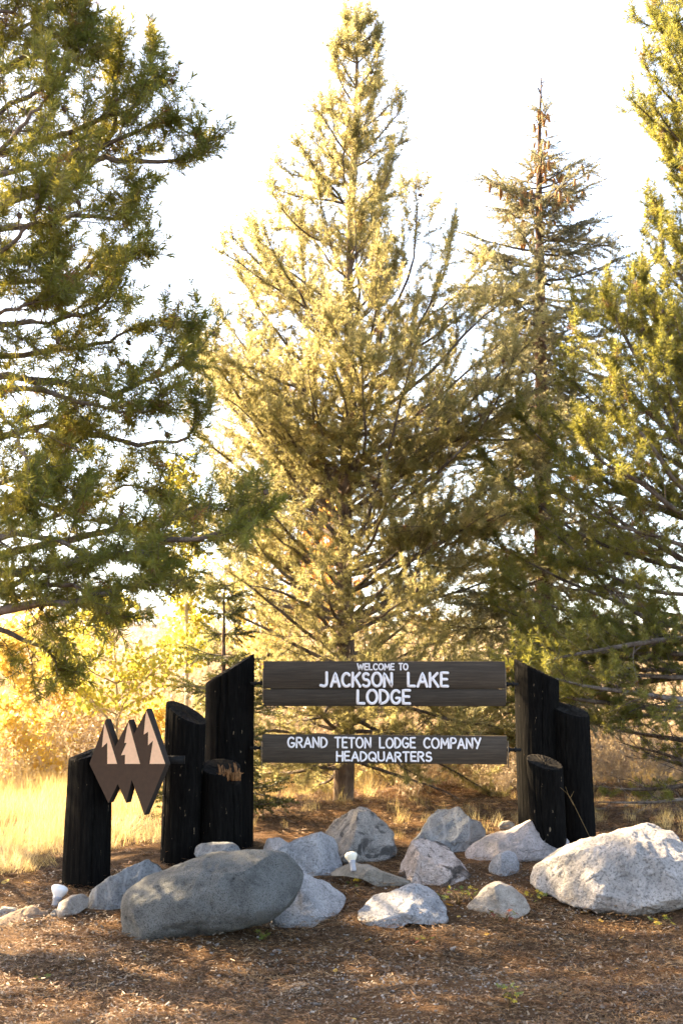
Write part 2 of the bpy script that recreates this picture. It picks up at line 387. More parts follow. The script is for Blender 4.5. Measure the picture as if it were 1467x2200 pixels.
class Tree:
    def __init__(s, name, label, base, group=None, seed=1, shoots='pine_mid', limb='bark_limb', trunk='bark_pine'):
        s.base = np.array(base, float); s.root = empty(name, tuple(base), label, 'tree', group)
        s.rng = np.random.default_rng(seed); s.sp = []; s.sdir = []; s.ss = []; s.sh = shoots; s.limb = limb; s.tm = trunk
        s.nodes = []
    def trunk(s, pts, rads, sides=12):
        pts = np.array(pts, float); s.tp = pts
        n = 48; P2 = spline(list(pts), n); rr = np.interp(np.linspace(0, 1, n+1), np.linspace(0, 1, len(rads)), rads)
        rr = rr*(1+0.06*s.rng.normal(size=n+1).clip(-1.5, 1.5))
        rr[0] *= 1.35; rr[1] *= 1.12
        v, q, t = tube(P2, rr, sides)
        v = v+s.rng.normal(size=v.shape)*rr.mean()*0.03
        s.tpath = P2; s.trad = rr
        obj_np('trunk', v-s.base, [q, t], MAT[s.tm], s.root)
    def tat(s, t):
        p, d = at(s.tpath, t); return p, float(np.interp(t, np.linspace(0, 1, len(s.trad)), s.trad))
    def shoot(s, p, d, sc=1.0):
        s.sp.append(p); s.sdir.append(d); s.ss.append(sc)
    def branch(s, pts, r0, sty, bare=0.22, dead=False, name='branch'):
        rng = s.rng; a = Acc(); mine = []
        pts = np.array(pts); L = float(np.linalg.norm(np.diff(pts, axis=0), axis=1).sum())
        n = len(pts); rad = r0*(1-np.linspace(0, 1, n))**0.8+0.0025
        a.tube(pts, rad, 6 if r0 > 0.014 else 5)
        ds = sty['ds']; t = bare; sgn = 1
        Ls = min(sty['Ls']*L, sty['Lmax'])
        while t < 0.985:
            p, T = at(pts, t)
            side = np.cross(T, (0, 0, 1)); side /= np.linalg.norm(side)+1e-9
            sgn = -sgn
            ang = R(rng.uniform(40, 68))*(1.05-0.35*t)
            vert = rng.normal()*sty['vert']
            d = T*math.cos(ang)+side*sgn*math.sin(ang)+np.array([0, 0, vert+sty['lift']])
            l2 = Ls*(0.22+0.95*(1-t)**0.8*min(1, 0.35+t*2.2))*rng.uniform(0.55, 1.25)
            n2 = 4
            p2 = grow(p, d, l2, n2, sty['up2'], 0.16, rng)
            a.tube(p2, np.linspace(max(0.0026, 0.35*np.interp(t, [0, 1], [r0, 0.004])), 0.0018, n2+1)*0.9, 4, False)
            live = (not dead) or rng.random() < 0.12
            t3 = rng.uniform(0.12, 0.3); s3 = 1
            while t3 < 0.95:
                q, T2 = at(p2, t3); sd2 = np.cross(T2, (rng.normal()*0.4, rng.normal()*0.4, 1)); sd2 /= np.linalg.norm(sd2)+1e-9
                s3 = -s3; an = R(rng.uniform(35, 65))
                d3 = T2*math.cos(an)+sd2*s3*math.sin(an)+np.array([0, 0, rng.normal()*0.25+sty['lift']*0.6])
                l3 = max(0.05, l2*sty['l3']*(1.05-t3*0.7)*rng.uniform(0.5, 1.3))
                p3 = grow(q, d3, l3, 2, sty['up3'], 0.22, rng)
                a.tube(p3, [0.0026, 0.002, 0.0014], 3, False)
                if live and rng.random() < sty['keep']:
                    s.shoot(p3[-1]-(p3[-1]-p3[-2])*0.6, p3[-1]-p3[-2], rng.uniform(0.75, 1.15)*sty['sc'])
                    if l3 > 0.10: s.shoot(p3[1]-(p3[1]-p3[0])*0.3, p3[1]-p3[0], rng.uniform(0.7, 1.0)*sty['sc'])
                t3 += sty['d3']/l2*rng.uniform(0.7, 1.3)
            if live:
                st = sty['dsh']/l2; tt = max(0.35, 1-0.55/l2)
                while tt < 1.0:
                    q, T2 = at(p2, tt); s.shoot(q, T2+rng.normal(size=3)*0.2, rng.uniform(0.8, 1.15)*sty['sc']); tt += st
                s.shoot(p2[-1], (p2[-1]-p2[-2])/(l2/n2)+np.array([0, 0, sty.get('candle', 0.5)]), rng.uniform(0.9, 1.3)*sty['sc'])
            mine.append(p2[-1] if rng.random() < 0.5 else p2[2])
            t += ds/L*rng.uniform(0.6, 1.4)
        if L > 0.5:
            for _ in range(int(L*5)):
                q, T = at(pts, rng.uniform(0.05, max(0.1, bare+0.25))); dd = rng.normal(size=3)+T*0.6
                a.tube(grow(q, dd, rng.uniform(0.08, 0.3), 3, -0.3, 0.25, rng), [0.0028, 0.0022, 0.0018, 0.0012], 3, False)
        if not dead:
            tt = max(0.45, 1-0.6/L)
            while tt < 1.0:
                q, T = at(pts, tt); s.shoot(q, T+rng.normal(size=3)*0.25, rng.uniform(0.9, 1.3)*sty['sc']); tt += sty['dsh']*0.6/L
            s.shoot(pts[-1], pts[-1]-pts[-2], 1.35*sty['sc'])
            if sty.get('candle', 0.5) > 0:
                for k in range(4): s.shoot(pts[-1]+np.array([rng.normal()*0.015, rng.normal()*0.015, 0.06*k]), np.array([rng.normal()*0.3, rng.normal()*0.3, 1]), (1.25-0.12*k)*sty['sc'])
        ob = a.obj(name, MAT[s.limb], s.root, True, s.base)
        s.nodes += [(m, ob) for m in mine]
        return ob
    def finish(s, deadfrac=0.02, name='needles'):
        n = len(s.sp); nsrc = len(SH[s.sh])
        idx = s.rng.integers(0, min(3, nsrc), n)
        if nsrc > 3: idx[s.rng.random(n) < deadfrac] = 3
        scatter(name, np.array(s.sp), dirs_to_euler(np.array(s.sdir), s.rng), np.array(s.ss), idx, SH[s.sh], s.root, s.base)
        print(s.root.name, 'shoots', n)
PINE = dict(ds=0.105, Ls=0.34, Lmax=0.75, vert=0.46, lift=0.12, up2=0.35, up3=0.3, l3=0.36, d3=0.10, dsh=0.085, keep=0.82, sc=0.95)
MIDSTY = dict(PINE, ds=0.095, keep=0.62, dsh=0.10, sc=0.84, l3=0.44, d3=0.09)
DEADSTY = dict(PINE, up2=-0.3, up3=-0.4, lift=-0.1, ds=0.16, keep=0.9, Lmax=0.6)
SPRUCE = dict(ds=0.12, Ls=0.36, Lmax=0.5, vert=0.12, lift=-0.06, up2=-0.25, up3=-0.2, l3=0.36, d3=0.085, dsh=0.085, keep=0.95, sc=0.95, candle=0)
ASPEN = dict(ds=0.16, Ls=0.5, Lmax=0.6, vert=0.4, lift=0.1, up2=0.1, up3=0.0, l3=0.3, d3=0.16, dsh=0.17, keep=0.55, sc=1.0, candle=0)

# ------------------------------------------------------------------ ground
def ground():
    xs = np.concatenate([-np.geomspace(5, 1500, 60)[::-1], np.arange(-4.95, 5.0, 0.055), np.geomspace(5, 1500, 60)])
    ys = np.concatenate([-np.geomspace(0.5, 60, 14)[::-1], np.arange(0, 5.4, 0.3), np.arange(5.4, 13, 0.055), np.geomspace(13.05, 2400, 120)])
    X, Y = np.meshgrid(xs, ys)
    Z = gz(X, Y)
    fine = (smooth(14, 12, Y))*0.012
    Z = Z + fine*(vn(X*14, Y*14)+0.7*vn(X*31+4, Y*31))
    nx, ny = len(xs), len(ys)
    i = np.arange(ny-1)[:, None]*nx; j = np.arange(nx-1)[None, :]
    q = np.stack([i+j, i+j+1, i+nx+j+1, i+nx+j], -1).reshape(-1, 4)
    d = Nd('forest_floor'); v = d.coord('Object')
    n1 = d.noise(v, 1.1, 5, 0.6, 0.3); n2 = d.noise(v, 26, 6, 0.7); n3 = d.noise(v, 90, 4, 0.7); n4 = d.noise(v, 0.35, 3)
    soil = d.ramp(n2, [(0.30, (0.018,0.011,0.006)), (0.5, (0.06,0.036,0.02)), (0.70, (0.17,0.11,0.062))])
    duff = d.ramp(n3, [(0.3, (0.025,0.013,0.007)), (0.5, (0.08,0.042,0.02)), (0.72, (0.18,0.105,0.055))])
    near = d.mix(d.ramp(n1, [(0.40, 0.0), (0.60, 1.0)]), soil, duff)
    straw = d.ramp(n2, [(0.3, (0.22,0.14,0.06)), (0.6, (0.42,0.30,0.14)), (0.8, (0.50,0.40,0.22))])
    tc = d.n('ShaderNodeSeparateXYZ'); g = d.n('ShaderNodeNewGeometry'); d.l(g.outputs['Position'], tc.inputs[0])
    mr = d.n('ShaderNodeMapRange'); mr.inputs[1].default_value = 15.0; mr.inputs[2].default_value = 24.0; d.l(tc.outputs['Y'], mr.inputs[0])
    col = d.mix(mr.outputs[0], near, straw)
    m = d.done(d.bsdf(col, 0.95, 0.1, d.mix(0.5, n2, n3), 0.8, 0.02))
    o = obj_np('ground', np.stack([X, Y, Z], -1), [q], m); o['kind'] = 'structure'
ground()

# ------------------------------------------------------------------ sign: posts
def post_mat(name, chips):
    d = Nd(name); v = d.coord(scale=(1, 1, 0.12)); g = d.noise(v, 60, 6, 0.7); v2 = d.coord(); n = d.noise(v2, 9, 4, 0.6)
    v3 = d.coord(scale=(1, 1, 0.35)); c = d.noise(v3, 34, 3, 0.6)
    col = d.ramp(g, [(0.3, (0.002,0.0019,0.0018)), (0.55, (0.006,0.0056,0.005)), (0.75, (0.012,0.011,0.0095))])
    col = d.mix(d.ramp(c, [(chips, 0.0), (chips+0.035, 0.75)]), col, (0.20,0.15,0.10))
    col = d.mix(d.ramp(n, [(0.55, 0.0), (0.75, 0.35)]), col, (0.012,0.011,0.010))
    return d.done(d.bsdf(col, 0.95, 0.04, g, 0.8, 0.014))
MAT['post'] = post_mat('black_stained_log', 0.70)
MAT['post_worn'] = post_mat('black_stained_log_chipped', 0.675)
MAT['post_clean'] = post_mat('black_stained_log_smooth', 0.73)
MAT['end_grain'] = plain('weathered_end_grain', (0.012,0.010,0.008), 0.9, 0.1, 0.7, 45, 0.8)
MAT['splinter'] = plain('raw_broken_wood', (0.19,0.09,0.036), 0.8, 0.2, 0.5, 60, 0.5)

def log_post(name, label, bot, top, Y, hi, lo, tilt_dir, seed, mat='post', yb=None, cracks=3, notch=None):
    """bot/top: (px_left, px_right, py); hi/lo: py of high and low rim; tilt_dir: angle of the high side"""
    rng = np.random.default_rng(seed)
    pb0, pb1 = P(bot[0], bot[2], Y), P(bot[1], bot[2], Y); pt0, pt1 = P(top[0], top[2], Y), P(top[1], top[2], Y)
    cb = (pb0+pb1)/2; ct = (pt0+pt1)/2; rb = (pb1.x-pb0.x)/2; rt = (pt1.x-pt0.x)/2
    g = gzf(cb.x, Y)-0.12
    zhi = P(top[0], hi, Y).z; zlo = P(top[0], lo, Y).z
    ax = Vector(((ct.x-cb.x)/(ct.z-cb.z), 0, 1))
    base = Vector((cb.x+ax.x*(g-cb.z), Y, g))
    na, nv = 150, 56
    ang = np.linspace(0, 2*math.pi, na, endpoint=False)
    zc = (zhi+zlo)/2; amp = (zhi-zlo)/2
    ztop = zc+amp*np.cos(ang-tilt_dir)
    vv = np.linspace(0, 1, nv)
    Vt = []
    crk = [(rng.uniform(0, 2*math.pi), rng.uniform(0.3, 1.0), rng.uniform(0.035, 0.06), rng.uniform(0.010, 0.022)) for _ in range(cracks)]
    crk += [(4.71+rng.uniform(-0.8, 0.8), 1.0, 0.035, 0.02)]
    lob = rng.normal(size=4)*0.02; ph = rng.random(4)*6.28
    for iv, f in enumerate(vv):
        z = g+f*(ztop-g)
        r = rb+(rt-rb)*np.clip((z-cb.z)/(ct.z-cb.z), -0.2, 1.2)
        bulge = 1+sum(lob[k]*np.cos((k+1)*ang+ph[k]+z*(0.7+k*0.5)) for k in range(4))
        r = r*bulge+0.0035*np.array([mnoise.noise((math.cos(a)*9, math.sin(a)*9, zz*1.1+seed)) for a, zz in zip(ang, z)])
        r += 0.0015*np.array([mnoise.noise((math.cos(a)*30, math.sin(a)*30, zz*1.5+seed)) for a, zz in zip(ang, z)])
        for (c0, ext, wd_, dp) in crk:
            cc = c0+0.05*math.sin(f*7+c0*3)+0.02*math.sin(f*23)
            da = np.abs((ang-cc+math.pi) % (2*math.pi)-math.pi)
            r -= dp*np.clip(1-da/wd_, 0, 1)*(1.0 if f > 1-ext else 0.0)
        if f > 0.985: r = r*0.985
        x = base.x+ax.x*(z-g)+r*np.cos(ang); y = Y+r*np.sin(ang)
        if notch is not None:
            z = z-notch(x-(base.x+ax.x*(z-g)), y-Y, f)
        Vt.append(np.stack([x, y, z], -1))
    Vt = np.array(Vt); rings = [Vt]
    top_c = Vt[-1].mean(0); capr = []
    for k in (0.92, 0.75, 0.55, 0.35, 0.15):
        rg = top_c+(Vt[-1]-top_c)*k; rg[:, 2] += rng.normal(size=na)*0.004-0.004; capr.append(rg)
    allr = np.concatenate([Vt, np.array(capr)]); nr = len(allr)
    V = allr.reshape(-1, 3); i = np.arange(nr-1)[:, None]*na; j = np.arange(na)[None, :]; j2 = (j+1) % na
    q = np.stack([i+j, i+j2, i+na+j2, i+na+j], -1).reshape(-1, 4)
    V = np.vstack([V, top_c]); t = np.array([[(nr-1)*na+k, (nr-1)*na+(k+1) % na, len(V)-1] for k in range(na)])
    o = obj_np(name, V-np.array(base), [q, t], MAT[mat]); o.location = base
    o.data.materials.append(MAT['end_grain']); mi = np.zeros(len(q)+len(t), np.int32); mi[(nv-1)*na:] = 1
    o.data.polygons.foreach_set('material_index', mi)
    tag(o, label, 'post', 'black log posts holding the sign')
    return o, base, rt
YL = 10.85
log_post('log_post', 'short leaning black log post at far left, behind the mountain emblem', (138, 236, 1885), (151, 239, 1640), 10.15, 1603, 1632, R(35), 1, 'post', cracks=5)
log_post('log_post', 'mid-height black log post with slanted top, right of the mountain emblem', (345, 430, 1850), (357, 444, 1530), 10.55, 1506, 1556, R(150), 2, 'post_worn', cracks=4)
log_post('log_post', 'tallest black log post with steep pointed top, left of the upper board', (436, 545, 1820), (442, 547, 1460), 10.95, 1404, 1468, R(10), 3, 'post', cracks=4)
def notch_f(dx, dy, f):
    a = smooth(0.0, 0.05, dx)*smooth(0.10, 0.02, np.abs(dy+0.06))
    return a*0.10*smooth(0.75, 0.97, f)
stump, sb, srt = log_post('log_post', 'broken black log stump with splintered brown wood on top', (428, 520, 1830), (431, 517, 1660), 10.58, 1632, 1662, R(95), 4, 'post_worn', cracks=4, notch=notch_f)
log_post('log_post', 'tall black log post with slanted top, right of the two boards', (1113, 1200, 1765), (1104, 1199, 1460), 11.0, 1415, 1462, R(170), 5, 'post', cracks=5)
log_post('log_post', 'mid-height black log post at far right of the sign', (1196, 1279, 1790), (1183, 1265, 1530), 10.95, 1508, 1540, R(130), 6, 'post_clean', cracks=4)
log_post('log_post', 'low black log stump in front of the right posts', (1140, 1214, 1785), (1132, 1207, 1650), 10.55, 1622, 1652, R(120), 7, 'post_worn', cracks=5)
# splintered wood of the broken stump
rng = np.random.default_rng(8); a = Acc()
for i in range(60):
    c = P(rng.uniform(470, 516), 1650, 10.58+rng.uniform(-0.13, -0.05)); h = 0.10*rng.random()**1.8*(0.4+0.6*abs(math.sin(i*0.7))); w = rng.uniform(0.003, 0.011)
    z0 = P(490, 1668, 10.5).z; b = np.array([c.x, c.y, z0-0.03])
    a.tube([b, b+[0.002, 0, 0.05], b+[rng.normal()*0.012, rng.normal()*0.012, 0.045+h]], [w, w, w*0.25], 4)
sp_o = a.obj('splintered_wood', MAT['splinter'], stump, False, sb); sp_o['kind'] = 'stuff'

# ------------------------------------------------------------------ sign: boards and lettering
def wood_mat(name, c0, c1, seed):
    d = Nd(name); v = d.coord(scale=(0.05, 1, 1)); g = d.noise(v, 70+seed, 7, 0.72, 0.5)
    v2 = d.coord(scale=(0.12, 1, 1)); k = d.noise(v2, 9+seed*0.3, 5, 0.6, 0.4); v3 = d.coord(); w = d.noise(v3, 40, 4)
    col = d.ramp(g, [(0.28, tuple(c*0.45 for c in c0)), (0.5, c0), (0.72, c1)])
    col = d.mix(d.ramp(k, [(0.45, 0.0), (0.7, 0.45)]), col, tuple(c*0.5 for c in c0))
    col = d.mix(d.ramp(w, [(0.70, 0.0), (0.76, 0.5)]), col, (0.10,0.08,0.06))
    return d.done(d.bsdf(col, 0.7, 0.2, g, 0.6, 0.008))
MAT['board'] = wood_mat('stained_board', (0.056,0.042,0.030), (0.090,0.070,0.052), 0)
MAT['board2'] = wood_mat('stained_board_lower', (0.044,0.033,0.023), (0.072,0.056,0.041), 13)
MAT['paint'] = plain('white_sign_paint', (0.78,0.74,0.74), 0.5, 0.3, 0.06, 60, 0.2)
MAT['steel'] = plain('black_iron', (0.008,0.008,0.008), 0.7, 0.15, 0.3, 60)
MAT['trim'] = plain('weathered_edge', (0.20,0.15,0.10), 0.8, 0.2, 0.4, 50)

def arc(cx, cy, rx, ry, a0, a1, n=14):
    return [(cx+rx*math.cos(R(a0+(a1-a0)*i/n)), cy+ry*math.sin(R(a0+(a1-a0)*i/n))) for i in range(n+1)]
GL = {
 'A': (0.70, [[(0,0),(0.35,1),(0.70,0)], [(0.13,0.33),(0.57,0.33)]]),
 'C': (0.62, [arc(0.36,0.5,0.36,0.5,48,312,20)]),
 'D': (0.62, [[(0,0),(0,1)]+arc(0.12,0.5,0.50,0.5,90,-90,14)+[(0,0)]]),
 'E': (0.50, [[(0.5,1),(0,1),(0,0),(0.5,0)], [(0,0.52),(0.43,0.52)]]),
 'G': (0.68, [arc(0.36,0.5,0.36,0.5,48,330,22)+[(0.68,0.42),(0.40,0.42)]]),
 'H': (0.60, [[(0,0),(0,1)], [(0.6,0),(0.6,1)], [(0,0.52),(0.6,0.52)]]),
 'J': (0.55, [[(0.42,1),(0.42,0.25)]+arc(0.17,0.22,0.25,0.22,0,-120,8)+[(-0.08,0.06)]]),
 'K': (0.62, [[(0,0),(0,1)], [(0.58,1),(0,0.42)], [(0.20,0.60),(0.62,0)]]),
 'L': (0.50, [[(0,1),(0,0),(0.5,0)]]),
 'M': (0.82, [[(0,0),(0.06,1),(0.41,0.28),(0.76,1),(0.82,0)]]),
 'N': (0.62, [[(0,0),(0,1),(0.62,0),(0.62,1)]]),
 'O': (0.76, [arc(0.38,0.5,0.38,0.5,90,450,26)]),
 'P': (0.55, [[(0,0),(0,1),(0.28,1)]+arc(0.28,0.74,0.27,0.26,90,-90,10)+[(0,0.48)]]),
 'Q': (0.78, [arc(0.38,0.5,0.38,0.5,90,450,26), [(0.46,0.28),(0.80,-0.06)]]),
 'R': (0.60, [[(0,0),(0,1),(0.28,1)]+arc(0.28,0.75,0.27,0.25,90,-90,10)+[(0,0.50)], [(0.24,0.50),(0.60,0)]]),
 'S': (0.56, [arc(0.28,0.75,0.25,0.25,40,255,12)+arc(0.27,0.26,0.28,0.26,80,-145,12)]),
 'T': (0.60, [[(0,1),(0.6,1)], [(0.3,1),(0.3,0)]]),
 'U': (0.62, [[(0,1),(0,0.3)]+arc(0.31,0.3,0.31,0.30,180,360,12)+[(0.62,1)]]),
 'W': (0.95, [[(0,1),(0.22,0),(0.475,0.85),(0.73,0),(0.95,1)]]),
 'Y': (0.66, [[(0,1),(0.33,0.48)], [(0.66,1),(0.26,0)]]),
}
def paint_line(word, x0, x1, z0, z1, yf, stroke, parent, seed, off, slope=0.0):
    """one painted word: raised flat brush strokes with round ends, standing proud of the board"""
    rng = np.random.default_rng(seed); H = z1-z0-stroke
    gap = 0.24; wt = sum(GL[c][0] for c in word)+gap*(len(word)-1)
    k = (x1-x0-stroke)/wt; x = x0+stroke/2; a = Acc()
    lay = 0
    for c in word:
        w, strokes = GL[c]; tilt = rng.normal()*0.012; dz = rng.normal()*0.012*H; sc = 1+rng.normal()*0.015
        for st in strokes:
            lay = (lay+1) % 4
            pts = []
            for i in range(len(st)-1):
                p, q = np.array(st[i]), np.array(st[i+1]); m = max(1, int(np.linalg.norm(q-p)/0.12))
                pts += [p+(q-p)*j/m for j in range(m)]
            pts.append(np.array(st[-1]))
            W = np.array([(x+px*k+tilt*pz*H, z0+stroke/2+dz+pz*H*sc+slope*(x-x0)) for px, pz in pts])
            n = len(W); sw = stroke/2*(1+0.07*np.array([mnoise.noise((i*0.5, seed, lay*3.1)) for i in range(n)]))
            t = np.gradient(W, axis=0); t /= np.linalg.norm(t, axis=1)[:, None]+1e-9; nm = np.stack([-t[:, 1], t[:, 0]], -1)
            # outline with round caps
            left = W+nm*sw[:, None]; right = W-nm*sw[:, None]
            a0 = math.atan2(t[0][1], t[0][0]); a1 = math.atan2(t[-1][1], t[-1][0])
            yy = yf-0.0016-0.0004*lay
            closed = np.linalg.norm(W[0]-W[-1]) < stroke*0.2
            V = [(p[0], yy, p[1]) for p in left]+[(p[0], yy, p[1]) for p in right]
            q4 = [(i, i+1, n+i+1, n+i) for i in range(n-1)]
            # skirt
            V += [(v[0], yf+0.002, v[2]) for v in V[:2*n]]
            q4 += [(i+1, i, 2*n+i, 2*n+i+1) for i in range(n-1)]+[(n+i, n+i+1, 3*n+i+1, 3*n+i) for i in range(n-1)]
            tr = []
            for (e, an, s_) in ((0, a0+math.pi, sw[0]), (n-1, a1, sw[-1])):
                if closed: continue
                k0 = len(V); V.append((W[e][0], yy+0.0001, W[e][1]))
                for m in range(9):
                    b = an-math.pi/2+math.pi*m/8
                    V.append((W[e][0]+math.cos(b)*s_, yy+0.0001, W[e][1]+math.sin(b)*s_))
                tr += [(k0, k0+1+m, k0+2+m) for m in range(8)]
            a.add(V, q4, tr)
        x += (w+gap)*k
    o = a.obj('lettering', MAT['paint'], parent, False, off)
    o['label'] = 'white hand-painted word '+word
    return o

BY = 10.72   # front face of the boards
def zb(py): return P(733, py, BY).z
def xb(px, py): return P(px, py, BY).x
def plank(parent, x0, x1, z0, z1, y0, y1, mat, off, seed, drop=0.0, name='plank'):
    rng = np.random.default_rng(seed); n = 60; V = []
    for i in range(n+1):
        x = x0+(x1-x0)*i/n; dz = -drop*i/n
        e0 = 0.0012*mnoise.noise((i*0.35, seed, 0)); e1 = 0.0012*mnoise.noise((i*0.35, seed, 5)); c = 0.003
        V += [(x, y0+c, z0+dz+e0), (x, y0, z0+c+dz+e0), (x, y0, z1-c+dz+e1), (x, y0+c, z1+dz+e1), (x, y1-c, z1+dz+e1), (x, y1, z1-c+dz+e1), (x, y1, z0+c+dz), (x, y1-c, z0+dz)]
    q = [(i*8+j, i*8+(j+1) % 8, (i+1)*8+(j+1) % 8, (i+1)*8+j) for i in range(n) for j in range(8)]
    a = Acc(); a.add(V, q); a.add(V[:8], None, [(0, j, j+1) for j in range(1, 7)]); a.add(V[-8:], None, [(0, j+1, j) for j in range(1, 7)])
    return a.obj(name, mat, parent, False, off)
def rod(parent, px0, px1, py, r, off, Yr=BY+0.03):
    p, q = P(px0, py, Yr), P(px1, py, Yr); a = Acc()
    a.tube([p, q], [r, r], 10); m = p.lerp(q, 0.5)
    for s in (0.32, 0.68):
        c = p.lerp(q, s); a.tube([c-Vector((0.006, 0, 0)), c+Vector((0.006, 0, 0))], [r*1.7]*2, 6)
    return a.obj('support_rod', MAT['steel'], parent, True, off)
T = 0.055
ub = Vector(((xb(566, 1517)+xb(1085, 1517))/2, BY, zb(1517)))
up = empty('sign_board', ub, 'upper dark stained board reading WELCOME TO JACKSON LAKE LODGE', 'sign', 'boards hung between the log posts')
zs = zb(1479.8)
pk1 = plank(up, xb(566, 1468), xb(1085, 1468), zs+0.001, zb(1420.5), BY, BY+T, MAT['board'], ub, 1, 0.001)
pk2 = plank(up, xb(566.6, 1468), xb(1085.3, 1468), zb(1517), zs-0.002, BY+0.0015, BY+T, MAT['board2'], ub, 2, 0.001)
a = Acc(); a.box((xb(580, 1468), BY+T+0.001, zs-0.05), (xb(1072, 1468), BY+T+0.022, zs+0.05)); a.obj('seam_light_block', MAT['board2'], up, False, ub)  # unseen strip added behind the planks so no light leaks through the seam
lb = Vector(((xb(564, 1640)+xb(1088, 1640))/2, BY, zb(1641)))
low = empty('sign_board', lb, 'lower dark stained board reading GRAND TETON LODGE COMPANY HEADQUARTERS', 'sign', 'boards hung between the log posts')
DR = zb(1577.5)-zb(1580.8)
pk3 = plank(low, xb(563.8, 1610), xb(1088.3, 1610), zb(1638.8), zb(1577.7), BY, BY+T, MAT['board'], lb, 3, DR)
for par, off, pxl, pxr, y0, y1 in ((up, ub, 566, 1085, 1436, 1509), (low, lb, 563.8, 1088.3, 1592, 1650)):
    for s, px in ((-1, pxl), (1, pxr)):
        a = Acc(); xx = xb(px, 1500); x0_, x1_ = (xx-0.008, xx-0.001) if s < 0 else (xx+0.001, xx+0.008)
        a.box((x0_, BY+0.004, zb(y1)), (x1_, BY+T*0.6, zb(y0))); a.obj('end_strip', MAT['trim'], par, False, off)
rod(up, 538, 572, 1468, 0.011, ub); rod(up, 1078, 1112, 1470, 0.011, ub)
rod(low, 538, 570, 1607, 0.011, lb); rod(low, 1080, 1118, 1611, 0.013, lb)
def words(parent, off, items, y0, y1, stroke, seed, slope=0.0, x_ref=None):
    for i, (w, a_, b_) in enumerate(items):
        ym = (y0+y1)/2; dz = 0 if x_ref is None else slope*(xb(a_, ym)-x_ref)
        paint_line(w, xb(a_, ym), xb(b_, ym), zb(y1)+dz, zb(y0)+dz, BY-0.0005, stroke, parent, seed+i, off, slope)
words(pk1, ub, [('WELCOME', 766.5, 847.5), ('TO', 855.5, 877)], 1424.5, 1440.5, 0.0108, 10)
words(pk1, ub, [('JACKSON', 688, 844), ('LAKE', 873.5, 964)], 1443, 1477.5, 0.0208, 20)
words(pk2, ub, [('LODGE', 765, 882.5)], 1480.5, 1514.5, 0.0208, 30)
sl = -DR/(xb(1088, 1600)-xb(564, 1600))
words(pk3, lb, [('GRAND', 617, 704), ('TETON', 718, 797.5), ('LODGE', 813.5, 893), ('COMPANY', 908.5, 1033.5)], 1582, 1607, 0.0138, 40, sl, xb(617, 1600))
words(pk3, lb, [('HEADQUARTERS', 721.5, 928)], 1612.5, 1635.5, 0.0138, 50, sl, xb(617, 1600))

# mountain emblem
def Ze(x, y): return (120+x/3.056, 1380+y/3.056)
EY = 9.93
out = [(330,505),(390,685),(483,508),(515,600),(600,435),(722,800),(583,1135),(500,903),(463,1055),(408,930),(347,1055),(222,797)]
ow = [P(*Ze(*p), EY) for p in out]
eb = Vector((sum(p.x for p in ow)/12, EY, min(p.z for p in ow)))
MAT['emblem'] = plain('brown_painted_emblem', (0.060,0.029,0.014), 0.6, 0.3, 0.12, 30, 0.15)
MAT['emblem_edge'] = plain('dark_brown_emblem_edge', (0.022,0.015,0.011), 0.7, 0.3, 0.2, 30)
MAT['peach'] = plain('peach_paint', (0.90,0.53,0.32), 0.6, 0.25, 0.05, 40, 0.15)
em = empty('mountain_emblem', eb, 'brown three-peak mountain emblem with peach snow faces between the left posts', 'emblem')
import bmesh
def poly_prism(name, pts, y0, y1, mat, parent, off, skew=(0.0, 0.0), edge_mat=None):
    bm = bmesh.new()
    f = [bm.verts.new((p.x-off[0], y0-off[1], p.z-off[2])) for p in pts]
    b = [bm.verts.new((p.x+skew[0]-off[0], y1-off[1], p.z+skew[1]-off[2])) for p in pts]
    n = len(pts)
    from mathutils.geometry import tessellate_polygon
    tess = tessellate_polygon([[Vector((p.x, p.z, 0)) for p in pts]])
    for t_ in tess: bm.faces.new([f[i] for i in t_]); bm.faces.new([b[i] for i in reversed(t_)])
    for i in range(n):
        fc = bm.faces.new((f[(i+1) % n], f[i], b[i], b[(i+1) % n])); fc.material_index = 1 if edge_mat else 0
    bmesh.ops.recalc_face_normals(bm, faces=bm.faces)
    me = bpy.data.meshes.new(name); bm.to_mesh(me); bm.free(); me.materials.append(mat)
    if edge_mat: me.materials.append(edge_mat)
    return link(bpy.data.objects.new(name, me), parent)
panel = poly_prism('panel', ow, EY, EY+0.06, MAT['emblem'], em, eb, (0.026, 0.002), MAT['emblem_edge'])
peaks = [[(322,528),(405,798),(340,798),(340,657),(305,690),(318,560)],
         [(480,525),(555,798),(455,798),(457,738),(430,742),(467,660),(452,660),(470,560)],
         [(597,450),(608,480),(720,798),(617,798),(640,645),(607,676),(608,586),(579,606),(590,490)]]
for pk in peaks:
    poly_prism('snow_face', [P(*Ze(*p), EY) for p in pk], EY-0.004, EY+0.003, MAT['peach'], panel, eb)
a = Acc(); p0 = P(*Ze(690, 797), EY+0.10); p1 = P(*Ze(850, 745), EY+0.10)
a.box((p0.x, EY+0.07, p0.z), (p1.x, EY+0.10, p1.z)); a.obj('bracket_arm', MAT['steel'], em, False, eb)
a = Acc(); p0 = P(*Ze(235, 760), EY+0.06); p1 = P(*Ze(380, 700), EY+0.06)
a.box((p0.x, EY+0.07, p0.z), (p1.x, EY+0.10, p1.z)); b0 = P(*Ze(380, 690), EY+0.08); b1 = P(*Ze(381, 618), EY+0.08)
a.tube([b0, b1], [0.009, 0.009], 8); a.obj('bracket_arm', MAT['steel'], em, False, eb)

